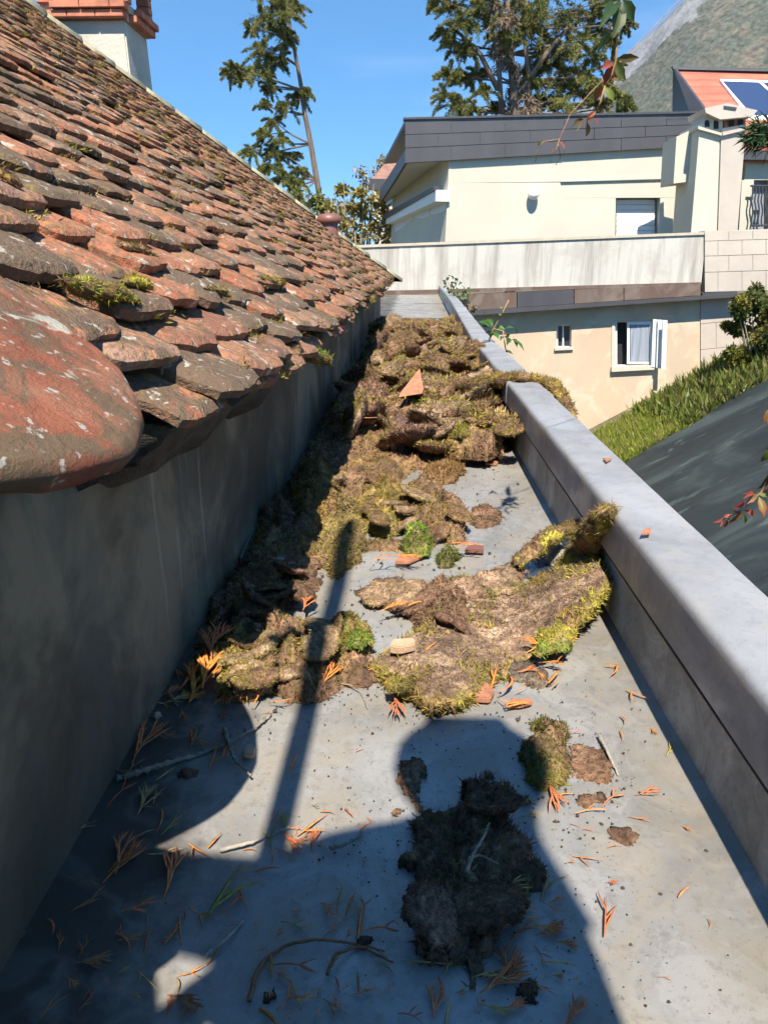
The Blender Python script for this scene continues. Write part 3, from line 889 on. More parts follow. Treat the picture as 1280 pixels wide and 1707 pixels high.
for i in range(3):
    a_, b_ = 1088 + i * 8.2, 1095.6 + i * 8.2
    wpr([(a_, 532 + i * 0.8), (b_, 532.5 + i * 0.8), (b_ - 3, 613 + i * 1.6), (a_ - 3, 611.5 + i * 1.6)], YW - 0.10 - 0.12 * i + (0.05 if i % 2 else 0), 0.035, 'board', M['shutter'], sh)
# small window
win = empty('window', parent=th); win.matrix_parent_inverse = th_inv
frame(win, 927, 541, 952, 580, 2.6, YW + 0.12, 0.08, M['white'])
wpr([(937.2, 543), (939.4, 543), (939.4, 578), (937.2, 578)], YW + 0.11, 0.06, 'mullion', M['white'], win)
wpr([(929, 543), (950, 543), (950, 578), (929, 578)], YW + 0.16, 0.01, 'pane', M['glass'], win)
wpr([(924, 580), (955, 579), (955, 583), (924, 584.5)], YW - 0.05, 0.2, 'sill', M['cream'], win)

# upper storey set back behind the terrace
tpr([(748, 250), (1190, 236), (1190, 300), (747, 305)], YH, 0.35, 'upper_wall', M['cream'])
tpr([(747, 305), (934, 304), (934, 450), (739, 450)], YH, 0.35, 'upper_wall', M['cream'])
tpr([(934, 304), (1190, 297), (1190, 329), (934, 330)], YH + 0.025, 0.35, 'upper_wall', M['cream'])
tpr([(934, 330), (1026, 330), (1024, 450), (934, 450)], YH + 0.025, 0.35, 'upper_wall', M['cream'])
tpr([(1100, 329), (1190, 329), (1190, 450), (1097, 450)], YH + 0.025, 0.35, 'upper_wall', M['cream'])
tpr([(1020, 326), (1104, 326), (1100, 450), (1018, 450)], YH + 0.34, 0.1, 'doorway_back', M['cream'])
tpr([(934, 300), (1130, 294.5), (1130, 297.5), (934, 303.2)], YH - 0.025, 0.1, 'band', M['cream'])
dr = empty('roller_door', parent=th); dr.matrix_parent_inverse = th_inv
for i in range(8):
    wpr([(1027, 333 + i * 8.6), (1091, 333 + i * 8.6), (1090, 341 + i * 8.6), (1026.5, 341 + i * 8.6)], YH + 0.25, 0.03, 'slat', M['white'], dr)
lampo = empty('wall_lamp', parent=th); lampo.matrix_parent_inverse = th_inv
lc = at(889, 323.5, YH - 0.13); rl = 0.135
MB().lathe((lc[0], lc[1], lc[2] - rl), [(0.001 + rl * math.sin(math.pi * k / 12), rl - rl * math.cos(math.pi * k / 12)) for k in range(13)], 20).build('globe', M['globe'], lampo, True)
mbx = MB().tube([(lc[0], lc[1] + 0.10, lc[2]), (lc[0], YH + 0.01, lc[2])], 0.06, 12).build('mount', M['white'], lampo)
# side wall running back from the corner, with roller shutters in it
def quad4(name, pts, mat, parent, thick=(0.0, 0.0, 0.0)):
    return MB().prism([np.asarray(p) for p in pts], thick).build(name, mat, parent)
q0, q1 = at(749, 250, YH), at(740, 450, YH)
b0, b1 = at(655, 322, 25.5), at(650, 430, 25.5)
o = quad4('side_wall', [q0, q1, b1, b0], M['cream'], th, (0.3, 0.1, 0)); o.matrix_parent_inverse = th_inv
rs = empty('roller_shutter', parent=th); rs.matrix_parent_inverse = th_inv
def side(s, v_, out=0.06):
    """point on the side wall: s = 0 at the front corner, 1 at the back; v_ the pixel row at that place"""
    base = q0 * (1 - s) + b0 * s
    d = ray(proj(base)[0], v_); p = CAM + d * (base[1] / d[1])
    return p + np.array([-out, -out * 0.3, 0])
for (s0, s1) in ((0.02, 0.24), (0.26, 0.52), (0.55, 0.92)):
    vt_ = lambda s: 330 + 34 * s
    quad4('curtain_panel', [side(s0, vt_(s0)), side(s0, 420), side(s1, 420), side(s1, vt_(s1))], M['bluegrey'], rs, (0.05, 0.01, 0))
quad4('housing', [side(-0.01, 317, 0.35), side(-0.01, 336, 0.35), side(0.98, 374, 0.25), side(0.98, 362, 0.25)], M['white'], rs, (0.34, 0.08, 0))
quad4('awning_roll', [side(-0.01, 311, 0.40), side(-0.01, 318, 0.40), side(0.99, 366, 0.3), side(0.99, 357, 0.3)], M['fascia'], rs, (0.14, 0.04, 0))
# roof edge: three courses of zinc panels, soffit and the raking side
YF = 19.38
top = lambda u_: 198 - (u_ - 675) * 0.0215
bot = lambda u_: 272 - (u_ - 675) * 0.0585
tpr([(676, top(676) + 1), (1176, top(1176) + 1), (1176, bot(1176) - 1), (676, bot(676) - 1)], YF + 0.02, 0.2, 'fascia_backing', M['iron'])
for r_i, (fa, fb) in enumerate(((0, 0.36), (0.36, 0.66), (0.66, 1.0))):
    us = [675, 752, 842, 940, 1035, 1110, 1178] if r_i != 1 else [675, 730, 800, 884, 990, 1075, 1178]
    for i in range(len(us) - 1):
        a_, b_ = us[i] + 0.35, us[i + 1] - 0.35
        T = lambda u_, f_: top(u_) + (bot(u_) - top(u_)) * f_
        tpr([(a_, T(a_, fa) + 0.5), (b_, T(b_, fa) + 0.5), (b_, T(b_, fb) - 0.5), (a_, T(a_, fb) - 0.5)], YF + rng.uniform(-0.006, 0.006), 0.03, 'fascia_panel', M['fascia'])
tpr([(672, top(672) - 2.5), (1180, top(1180) - 2.5), (1180, top(1180) + 1), (672, top(672) + 1)], YF - 0.04, 0.3, 'roof_trim', M['iron'])
f0, f1 = at(675, 250, YF), at(675, 272, YF)
g0, g1 = at(629, 322, 26.5), at(629, 346, 26.5)
o = quad4('side_fascia', [f0, f1, g1, g0], M['fascia'], th, (0.06, 0.02, 0)); o.matrix_parent_inverse = th_inv
s_a, s_b, s_c, s_d = at(677, 271, YF + 0.05), at(749, 259, YH), at(655, 330, 25.4), at(632, 345, 26.4)
o = quad4('soffit', [s_a, s_b, s_c, s_d], M['soffit'], th, (0, 0, 0.05)); o.matrix_parent_inverse = th_inv
s_e, s_f = at(1176, 243, YF + 0.05), at(1180, 239, YH)
o = quad4('soffit', [at(677, 271, YF + 0.05), s_e, s_f, s_b], M['soffit'], th, (0, 0, 0.05)); o.matrix_parent_inverse = th_inv
o = quad4('roof_sheet', [at(675, 200, YF), at(1178, 189, YF), at(1178, 225, 27), at(640, 268, 27)], M['fascia'], th, (0, 0, -0.1)); o.matrix_parent_inverse = th_inv
# chimney stack at the terrace end
cs = empty('chimney_stack', parent=th); cs.matrix_parent_inverse = th_inv
YC = 17.2
wpr([(1127, 228), (1168, 208), (1168, 300), (1122, 306)], YC + 0.5, 0.9, 'shoulder', M['cream'], cs)
wpr([(1166, 206), (1202, 216), (1200, 400), (1150, 400)], YC + 0.05, 1.2, 'left_flank', M['cream'], cs)
wpr([(1202, 214), (1243, 207), (1228, 390), (1196, 390)], YC, 0.9, 'stack_front', M['block'], cs)
wpr([(1163, 210), (1204, 222), (1204, 226.5), (1163, 215)], YC - 0.03, 0.6, 'moulding', M['cream'], cs)
wpr([(1204, 220), (1246, 211), (1246, 216), (1204, 226)], YC - 0.06, 0.6, 'moulding', M['block'], cs)
wpr([(1165, 211), (1178, 186), (1204, 197), (1204, 220)], YC + 0.03, 0.7, 'hood', M['cream'], cs)
wpr([(1206, 200), (1242, 193), (1242, 210), (1206, 216)], YC + 0.10, 0.5, 'hood', M['brick'], cs)
for (uu, vv, hh) in ((1178, 207, 11), (1193, 208, 17)):
    arch = [(uu - 4, vv + hh * 0.4), (uu - 4, vv - hh * 0.2)] + [(uu - 4 * math.cos(k * math.pi / 6), vv - hh * 0.2 - 5 * math.sin(k * math.pi / 6)) for k in range(1, 6)] + [(uu + 4, vv - hh * 0.2), (uu + 4, vv + hh * 0.4)]
    o = MB().prism([at(a_, b_, YC + 0.02) for a_, b_ in arch], (0, 0.05, 0)).build('smoke_arch', M['dark'], cs)
for uu in (1220, 1235):
    wpr([(uu - 5, 200), (uu + 3, 198.5), (uu + 3, 212), (uu - 5, 213.5)], YC + 0.07, 0.05, 'smoke_arch', M['dark'], cs)
wpr([(1174, 180), (1212, 172), (1262, 184), (1254, 194), (1200, 199), (1176, 188)], YC - 0.15, 1.0, 'cap_slab', M['block'], cs)
wpr([(1206, 176), (1228, 179), (1226, 183), (1206, 180)], YC - 0.17, 0.05, 'cap_vent', M['iron'], cs)

# ---------------------------------------------------------------- red-roofed house behind, and a brown roof farther left
rh = empty('red_roof_house', at(1240, 420, 24) * np.array([1, 1, 0]) + np.array([0, 0, -4.0]))
tag(rh, 'house with red tiled roof and glass panels behind the chimney stack', 'house')
rinv = Matrix.Translation(rh.location).inverted()
def rpr(pix, y, d, name, m, par=rh):
    o = pr(pix, y, d, name, m, par); o.matrix_parent_inverse = rinv if par is rh else Matrix.Identity(4); return o
def rquad(name, pts, mat, off, par=rh):
    o = MB().prism([np.asarray(p) for p in pts], off).build(name, mat, par); o.matrix_parent_inverse = rinv if par is rh else Matrix.Identity(4); return o
r0, r1, r2, r3 = at(1124, 113, 27), at(1420, 122, 27), at(1420, 262, 22), at(1178, 262, 22)
rquad('roof', [r0, r3, r2, r1], M['red_roof'], (0, 0.05, -0.12))
rquad('side_cladding', [at(1121, 110, 26.9), at(1119, 230, 26.9), at(1176, 262, 21.9), at(1172, 180, 23.5)], M['fascia'], (0.08, 0.02, 0))
rquad('ridge_trim', [at(1120, 110, 26.8), at(1420, 118, 26.8), at(1420, 122, 26.7), at(1122, 115.5, 26.7)], M['iron'], (0, 0.12, 0))
def roofp(u_, v_, out=0.0):
    n_ = np.cross(r3 - r0, r1 - r0); n_ /= np.linalg.norm(n_)
    d = ray(u_, v_); t = np.dot(r0 - CAM, n_) / np.dot(d, n_)
    if n_[2] < 0: n_ = -n_
    return CAM + d * t + n_ * out
for (pa, pb, pc_, pd) in (((1202, 141), (1262, 143), (1325, 200), (1250, 197)), ((1269, 143), (1330, 145), (1395, 201), (1332, 200))):
    g = empty('solar_panel', parent=rh); g.matrix_parent_inverse = rinv
    P4 = [roofp(*q, 0.10) for q in (pa, pd, pc_, pb)]
    MB().prism(P4, (0, 0, -0.05)).build('glass', M['solar'], g)
    P5 = [roofp(q[0] + dx, q[1] + dy, 0.09) for q, dx, dy in ((pa, -5, -4), (pd, -5, 4), (pc_, 4, 4), (pb, 4, -4))]
    MB().prism(P5, (0, 0, -0.06)).build('frame', M['white'], g)
rpr([(1244, 262), (1420, 266), (1420, 300), (1240, 300)], 22.2, 0.3, 'wall', M['cream'])
rpr([(1236, 250), (1420, 254), (1420, 268), (1236, 266)], 21.9, 0.5, 'gutter_board', M['iron'])
rpr([(1236, 300), (1256, 300), (1250, 400), (1230, 400)], 22.2, 0.3, 'wall', M['cream'])
rpr([(1282, 300), (1420, 300), (1420, 400), (1282, 400)], 22.2, 0.3, 'wall', M['cream'])
rpr([(1250, 296), (1290, 296), (1290, 402), (1246, 402)], 22.42, 0.1, 'window_void', M['curtain'])
gr = empty('window_grille', parent=rh); gr.matrix_parent_inverse = rinv
for i in range(6):
    uu = 1253 + i * 5.4
    mb = MB().tube([at(uu + 1.2 * math.sin(k * 1.3), 308 + k * 7, 22.0) for k in range(11)], 0.022, 5); mb.build('bar', M['iron'], gr)
for vv in (310, 376):
    MB().tube([at(1250, vv, 22.0), at(1284, vv, 22.0)], 0.025, 5).build('rail', M['iron'], gr)

bh_ = empty('brown_roof_house', at(640, 420, 34) * np.array([1, 1, 0]) + np.array([0, 0, -4.0]))
tag(bh_, 'small brown-roofed house half hidden behind the dark zinc roof edge', 'house')
binv = Matrix.Translation(bh_.location).inverted()
def bp(pix, y, d, name, m):
    o = pr(pix, y, d, name, m, bh_); o.matrix_parent_inverse = binv
o = MB().prism([at(618, 300, 33), at(700, 300, 33), at(700, 252, 37), at(655, 256, 37)], (0, 0, -0.3)).build('roof', M['brown_roof'], bh_); o.matrix_parent_inverse = binv
bp([(616, 298), (700, 298), (700, 318), (616, 316)], 32.9, 0.3, 'eave_board', M['iron'])
bp([(624, 312), (700, 312), (700, 430), (624, 430)], 33.3, 2.0, 'wall', M['cream'])
bp([(640, 348), (668, 348), (668, 430), (640, 430)], 33.2, 0.1, 'door', M['brown_roof'])
# ---------------------------------------------------------------- foliage
def unit(A): return A / np.maximum(1e-9, np.linalg.norm(A, axis=-1, keepdims=True))
def cards(C, Dv, L, W, cols, r, bend=0.0):
    """leaf-shaped faces: base, two shoulders, tip. All arrays per leaf."""
    n = len(C)
    Dv = unit(Dv)
    S = unit(np.cross(Dv, r.normal(size=(n, 3))))
    L = np.broadcast_to(np.asarray(L, float), (n,))[:, None]; W = np.broadcast_to(np.asarray(W, float), (n,))[:, None]
    Nn = np.cross(Dv, S)
    V = np.stack([C, C + Dv * L * 0.45 + S * W * 0.5 + Nn * bend * L, C + Dv * L, C + Dv * L * 0.45 - S * W * 0.5 + Nn * bend * L], 1).reshape(-1, 3)
    F = np.arange(4 * n).reshape(n, 4)
    return V, F, np.repeat(cols, 4, axis=0)

def foliage(name, blobs, y, per, L, W, pal, parent, seed, flat=0.6, droop=-0.25, depth=1.0, mat=None, sprays=False):
    """crown of small leaf-sized faces on uneven sprays; blobs = (u, v, radius in pixels)"""
    r = np.random.default_rng(seed)
    Vs, Fs, Cs = [], [], []; b = 0
    pal = np.asarray(pal, float)
    for bl in blobs:
        u_, v_, rad = bl[:3]
        c = at(u_, v_, y + r.normal(0, depth))
        R_ = rad * y / 1330.0
        nsub = 16 if sprays else 7
        for _ in range(nsub):
            d0 = unit(r.normal(size=3)); d0[2] *= flat
            n = max(3, int(per / nsub * r.uniform(0.5, 1.5)))
            k = r.integers(0, len(pal)); mixc = pal[k] * 0.6 + pal[r.integers(0, len(pal), n)] * 0.4
            cl = mixc * r.uniform(0.7, 1.25, (n, 1))
            if sprays:                                  # a drooping branchlet lined with needle tufts
                ln = R_ * r.uniform(0.6, 1.5); d0 = unit(d0 + np.array([0, 0, 0.1]))
                t = r.random(n) ** 0.8
                P0 = c + d0 * R_ * 0.15 + np.outer(t, d0) * ln + np.outer(t * t, np.array([0, 0, -0.45])) * ln
                P0 = P0 + r.normal(size=(n, 3)) * np.array([0.11, 0.11, 0.06]) * (0.4 + 0.8 * (1 - t))[:, None] * R_
                dv = unit(d0 * 0.9 + r.normal(size=(n, 3)) * 0.55 + np.array([0, 0, -0.25 + 0.4 * r.random()]))
            else:
                rs_ = R_ * r.uniform(0.3, 0.62)
                o_ = unit(r.normal(size=(n, 3))) * (r.random((n, 1)) ** 0.45) * rs_; o_[:, 2] *= flat
                P0 = c + d0 * R_ * r.uniform(0.2, 1.25) + o_
                dv = unit(o_ + 0.35 * rs_ * r.normal(size=(n, 3)) + np.array([0, 0, droop * rs_]))
            V, F, Cc_ = cards(P0, dv, L * r.uniform(0.6, 1.3, n), W * r.uniform(0.7, 1.3, n), cl, r)
            Vs.append(V); Fs.append(F + b); Cs.append(Cc_); b += len(V)
    return link_mesh(name, mesh_np(name, np.concatenate(Vs), np.concatenate(Fs), mat or M['needles'], False, np.concatenate(Cs)), parent)

def conifer(name, label, y, trunk, blobs, pal, seed, rad0, per=4400, group=None, extra=None, L=0.12, W=0.029):
    base = at(*trunk[0], y)
    t = empty(name, (0, 0, 0)); tag(t, label, 'tree', group)
    pts = [np.array([base[0], y, -4.2])] + [at(u_, v_, y) for u_, v_ in trunk]
    n = len(pts)
    MB().tube(pts, [rad0 * (1 - 0.75 * i / n) for i in range(n)], 9).build('trunk', M['bark'], t, True)
    r = np.random.default_rng(seed + 1)
    T = np.array(trunk, float)
    mb = MB()
    for bl in blobs:
        k = np.argmin(np.abs(T[:, 1] - (bl[1] + 18)) + 0.3 * np.abs(T[:, 0] - bl[0]))
        a = at(T[k, 0], T[k, 1], y); c = at(bl[0], bl[1], y + r.normal(0, 0.4))
        m_ = a * 0.5 + c * 0.5 + np.array([0, 0, r.uniform(-0.3, 0.35)])
        mb.tube([a, m_, c], [0.055, 0.035, 0.012], 5)
        for _ in range(2):
            e = c + r.normal(size=3) * np.array([0.9, 0.9, 0.4]) * bl[2] * y / 1330
            mb.tube([m_ * 0.3 + c * 0.7, e], [0.018, 0.006], 4)
    mb.build('limbs', M['bark'], t)
    foliage('crown', blobs, y, per, L, W, pal, t, seed, sprays=True)
    if extra: foliage('dead_foliage', extra, y - 0.6, 500, 0.25, 0.05, [(0.30, 0.21, 0.14), (0.22, 0.16, 0.11)], t, seed + 9, 0.9, -0.8)
    return t
GREEN = [(0.16, 0.175, 0.045), (0.23, 0.23, 0.06), (0.31, 0.28, 0.085), (0.10, 0.12, 0.035)]
z1 = lambda L_: [(u_ / 2, v_ / 2, r_) for u_, v_, r_ in L_]
b1_ = z1([(850, -40, 20), (950, -50, 22), (930, 10, 22), (985, 20, 15), (870, 60, 20), (960, 50, 20), (920, 110, 22), (835, 95, 11), (880, 170, 23), (775, 240, 15), (815, 255, 16), (860, 235, 22), (925, 205, 22),
          (955, 140, 18), (900, 290, 15), (875, 350, 12), (1000, 320, 16), (960, 350, 15), (1025, 310, 9), (910, 400, 13), (880, 450, 14), (930, 470, 18), (840, 500, 15), (960, 520, 17),
          (900, 560, 16), (990, 570, 16), (940, 600, 16), (1000, 610, 15), (910, 510, 16)])
conifer('pine_tree', 'tall sparse conifer with leaning bare trunk left of the sky gap', 40, [(536, 345), (528, 300), (518, 240), (508, 190), (503, 150), (496, 110), (488, 70), (480, 20), (474, -60)], b1_, GREEN, 21, 0.17)
z2 = lambda L_: [(580 + u_ / 1.829, v_ / 1.829, r_) for u_, v_, r_ in L_]
b2_ = z2([(300, -40, 28), (400, -40, 30), (480, -60, 30), (560, -50, 34), (660, -60, 36), (310, 30, 22), (340, 75, 24), (400, 30, 24), (320, 150, 20), (365, 150, 16), (310, 225, 18), (360, 240, 18), (300, 290, 20), (330, 325, 20), (520, 10, 26), (600, 30, 30), (560, 90, 24),
          (650, 70, 30), (690, 130, 26), (640, 150, 28), (590, 150, 24), (680, 220, 26), (740, 170, 22), (640, 260, 32), (600, 310, 26), (700, 290, 28), (660, 330, 28), (780, 255, 20), (830, 300, 17), (760, 320, 20), (850, 320, 12), (395, 225, 22), (410, 280, 16), (745, 50, 22), (560, 320, 20), (470, 60, 16), (800, 130, 16), (810, 200, 16), (450, 110, 20), (430, 0, 22), (540, 60, 22), (500, 120, 14), (560, 200, 20), (700, 40, 26), (760, 100, 22), (620, 200, 24), (720, 240, 22), (560, 250, 16), (380, 330, 14), (450, 330, 12), (290, 100, 14), (280, 0, 18), (780, 0, 22), (840, 70, 14)])
ex2 = z2([(500, 200, 18), (510, 270, 18), (505, 320, 20), (470, 150, 14), (540, 330, 16), (490, 60, 14), (450, 40, 16)])
conifer('cedar_tree', 'broad dark conifer with brown trunks and dead foliage behind the flat roof', 36, [(862, 250), (858, 190), (856, 140), (850, 90), (846, 40), (842, -60)], b2_, GREEN, 33, 0.27, 3900, extra=ex2)
for pts_ in ([(836, 190), (832, 120), (822, 60), (812, 10)], [(884, 190), (880, 120), (872, 50), (880, -20)], [(830, 150), (800, 90), (770, 60), (748, 40)], [(870, 150), (910, 90), (950, 40)]):
    o = MB().tube([at(u_, v_, 35.6) for u_, v_ in pts_], [0.12, 0.10, 0.07, 0.05][:len(pts_)], 7).build('limb', M['bark'], bpy.data.objects['cedar_tree'], True)

# autumn shrubs beyond the roof corner
AUT = [(0.36, 0.28, 0.06), (0.27, 0.25, 0.06), (0.42, 0.29, 0.07), (0.22, 0.21, 0.06), (0.40, 0.32, 0.17)]
def shrub(name, label, y, stems, blobs, pal, seed, per=160, L=0.2, W=0.11, group=None, cat='shrub'):
    t = empty(name, (0, 0, 0)); tag(t, label, cat, group)
    mb = MB(); r = np.random.default_rng(seed)
    for (a_, b_) in stems:
        p0, p1 = at(*a_, y), at(*b_, y + r.normal(0, 0.2))
        m_ = (p0 + p1) / 2 + r.normal(size=3) * 0.06
        mb.tube([p0, m_, p1], [0.045 * y / 26, 0.03 * y / 26, 0.008], 5)
    mb.build('stems', M['twig'], t)
    foliage('foliage', blobs, y, per, L, W, pal, t, seed, 0.9, 0.0, 0.3, M['leaf'])
    return t
shrub('autumn_shrub', 'yellow-green autumn shrub with bare upright stems beside the brown vent', 26, [((575 + i * 5, 430), (556 + i * 9 + 4 * math.sin(i * 3), 312 + 14 * math.sin(i * 2.3))) for i in range(11)],
      [(572, 385, 22), (596, 392, 22), (618, 380, 24), (640, 388, 20), (560, 350, 14), (585, 345, 13), (606, 350, 14), (630, 352, 14), (570, 318, 7), (600, 322, 7), (622, 335, 10), (648, 360, 12), (650, 395, 16)], AUT, 41, 120)
shrub('autumn_shrub', 'low green shrub at the foot of the leaning conifer trunk', 30, [((510 + i * 5, 430), (496 + i * 8, 325 + 9 * math.sin(i * 2))) for i in range(6)],
      [(500, 325, 16), (515, 345, 18), (535, 335, 14), (548, 360, 14), (530, 370, 18), (490, 305, 12), (510, 375, 20)], [(0.18, 0.20, 0.05), (0.26, 0.24, 0.06), (0.13, 0.15, 0.04)], 43, 150)
shrub('pink_shrub', 'thin pinkish shrub top against the sky by the brown roof', 36, [((628 + i * 6, 330), (600 + i * 13, 268 + 10 * math.sin(i * 2))) for i in range(5)],
      [(602, 288, 10), (612, 305, 12), (625, 290, 10), (638, 274, 10), (650, 268, 8)], [(0.34, 0.24, 0.18), (0.30, 0.26, 0.14), (0.22, 0.20, 0.08)], 47, 70)
shrub('leafy_shrub', 'yellow and green leafy shrub against the right end of the block wall', 14.2, [((1262 + i * 6, 660), (1226 + i * 12, 500 + 30 * math.sin(i * 1.7))) for i in range(8)],
      [(1235, 510, 22), (1262, 505, 24), (1285, 520, 26), (1222, 548, 15), (1250, 550, 22), (1280, 560, 26), (1232, 590, 16), (1262, 590, 26), (1290, 600, 26), (1245, 622, 18), (1272, 625, 22), (1225, 625, 10)],
      [(0.10, 0.16, 0.025), (0.20, 0.20, 0.03), (0.06, 0.10, 0.02), (0.30, 0.24, 0.03), (0.14, 0.14, 0.05)], 51, 900, 0.085, 0.045)

# grass along the top of the bank
def grass(name, label, n, u0, u1, hfun, colfun, seed, w):
    r = np.random.default_rng(seed)
    s = r.random(n); dx = r.random(n) ** 1.3
    X = pA[0] - 0.35 + (pB[0] - pA[0] + 0.9) * (u0 + (u1 - u0) * s)
    Yy = pA[1] + (X - pA[0]) * (pB[1] - pA[1]) / (pB[0] - pA[0]) + 0.03 + dx * 3.0
    Z = bank_z(X, Yy)
    C = np.stack([X, Yy, Z], 1)
    dv = np.stack([r.normal(0, 0.5, n), r.normal(0, 0.5, n) - 0.15, np.ones(n)], 1)
    V, F, Cl = cards(C, dv, hfun(s, r, n), w, colfun(s, r, n), r, 0.12)
    o = link_mesh(name, mesh_np(name, V, F, M['leaf'], False, Cl)); tag(o, label, 'grass', kind='stuff')
grass('grass', 'bright green grass at the wall foot above the tarpaulin', 20000, -0.3, 0.5, lambda s, r, n: r.uniform(0.06, 0.17, n),
      lambda s, r, n: np.array([0.23, 0.32, 0.03]) * r.uniform(0.6, 1.5, (n, 1)) + np.array([0.06, 0.02, 0]) * r.random((n, 1)), 61, 0.016)
grass('dry_grass', 'dry tan grass along the top edge of the bank', 16000, 0.12, 1.15, lambda s, r, n: r.uniform(0.05, 0.2, n) * (0.6 + 0.8 * r.random(n) ** 2),
      lambda s, r, n: np.array([0.36, 0.25, 0.12]) * r.uniform(0.6, 1.4, (n, 1)), 62, 0.010)
grass('weeds', 'low green weeds among dry grass along the bank', 2200, 0.4, 1.15, lambda s, r, n: r.uniform(0.12, 0.34, n),
      lambda s, r, n: np.array([0.14, 0.17, 0.03]) * r.uniform(0.6, 1.5, (n, 1)), 63, 0.05)

# ---------------------------------------------------------------- Virginia creeper
def leaflet(base, tip, width, col, col2, parent, toward=(0, -1, 0.25), seed=0):
    r = np.random.default_rng(seed)
    base, tip = np.asarray(base, float), np.asarray(tip, float)
    d = tip - base; L = np.linalg.norm(d); d = d / L
    n_ = np.asarray(toward, float) + r.normal(size=3) * 0.35
    s = unit(np.cross(d, n_)); n_ = np.cross(s, d)
    prof = [(0.0, 0.0), (0.12, 0.34), (0.28, 0.78), (0.45, 1.0), (0.62, 0.88), (0.78, 0.55), (0.9, 0.24), (1.0, 0.0)]
    V, F, C = [], [], []
    for i, (t, w) in enumerate(prof):
        c = base + d * L * t + n_ * L * (0.10 * math.sin(t * 3.0))
        ser = 1 + 0.10 * (-1) ** i
        for q in (-1, -0.5, 0, 0.5, 1):
            p = c + s * q * w * width * 0.5 * ser + n_ * abs(q) * w * width * 0.16
            V.append(p)
            k = np.clip(t * 0.7 + abs(q) * 0.35 + r.normal(0, 0.12), 0, 1)
            C.append(np.asarray(col) * (1 - k) + np.asarray(col2) * k)
    for i in range(len(prof) - 1):
        for q in range(4):
            F.append((i * 5 + q, i * 5 + q + 1, i * 5 + q + 6, i * 5 + q + 5))
    return link_mesh('leaf', mesh_np('leaf', V, F, M['leaf'], True, np.array(C)), parent)
DG, OL, RD, BR, YG, OR_ = (0.035, 0.075, 0.018), (0.11, 0.13, 0.03), (0.36, 0.05, 0.035), (0.16, 0.075, 0.04), (0.20, 0.26, 0.04), (0.40, 0.12, 0.04)
def creeper(label, stems, leaves, y, seed, rad=0.0016, toward=(0, -1, 0.25)):
    t = empty('creeper', (0, 0, 0)); tag(t, label, 'vine', 'Virginia creeper shoots')
    r = np.random.default_rng(seed)
    for st in stems:
        pts = [at(q[0], q[1], y) if len(q) == 2 else np.array(q) for q in st]
        MB().tube(pts, rad, 6).build('stem', M['creeper_stem'], t, True)
    for i, (b_, e_, w_, c1, c2) in enumerate(leaves):
        leaflet(at(*b_, y + r.normal(0, 0.006 * y)), at(*e_, y + r.normal(0, 0.02 * y)), w_ * y / 1330.0, c1, c2, t, toward, seed * 100 + i)
    return t
M['creeper_stem'] = plain('creeper_stem', (0.36, 0.20, 0.09), 0.7, 0.3, 60, 0.3)
zz7 = lambda L_: [((940 + a_ / 3.765, b_ / 3.765), (940 + c_ / 3.765, d_ / 3.765), w_ / 3.3, k1, k2) for a_, b_, c_, d_, w_, k1, k2 in L_]
top3 = [(0.62, 1.32, 1.5), (0.55, 1.3, 1.35), (0.42, 1.27, 1.18)]
creeper('creeper shoot with dark green and reddening leaves hanging down from above',
        [[(1.6, 1.3, -4.0), (1.5, 1.35, 0.4), (1.1, 1.36, 1.45)] + top3 + [(1034, -30), (1031, 5), (1028, 60), (1026, 100), (1020, 125), (1008, 143)], [(1008, 143), (1000, 172), (990, 190), (982, 197)], [(1022, 53), (1012, 50), (1004, 60)]],
        zz7([(335, 8, 212, 195, 62, DG, DG), (352, 15, 303, 245, 78, DG, OL), (365, -5, 437, 138, 70, DG, DG), (340, 5, 215, 40, 34, DG, OL), (350, 0, 330, -90, 60, DG, DG), (365, -5, 470, -60, 55, DG, OL), (280, 205, 200, 240, 24, OL, OL), (300, 195, 200, 345, 30, OL, YG),
             (330, 365, 472, 360, 42, OL, BR), (328, 382, 388, 508, 52, DG, OL), (316, 300, 288, 385, 34, DG, OL), (308, 390, 225, 440, 40, BR, RD), (302, 400, 250, 535, 60, BR, RD), (290, 480, 345, 520, 40, BR, OL), (250, 540, 192, 632, 36, OR_, BR), (252, 545, 312, 640, 40, YG, YG),
             (200, 695, 140, 765, 32, RD, OR_), (150, 740, 45, 800, 24, BR, OL), (140, 755, 130, 860, 30, BR, OL), (165, 745, 205, 785, 22, BR, RD), (120, 745, 60, 770, 20, OL, BR), (110, 760, 75, 830, 18, BR, OL)]), 1.28, 3)
zz8 = lambda L_: [((1040 + a_ / 3.97, 470 + b_ / 3.97), (1040 + c_ / 3.97, 470 + d_ / 3.97), w_ / 3.2, k1, k2) for a_, b_, c_, d_, w_, k1, k2 in L_]
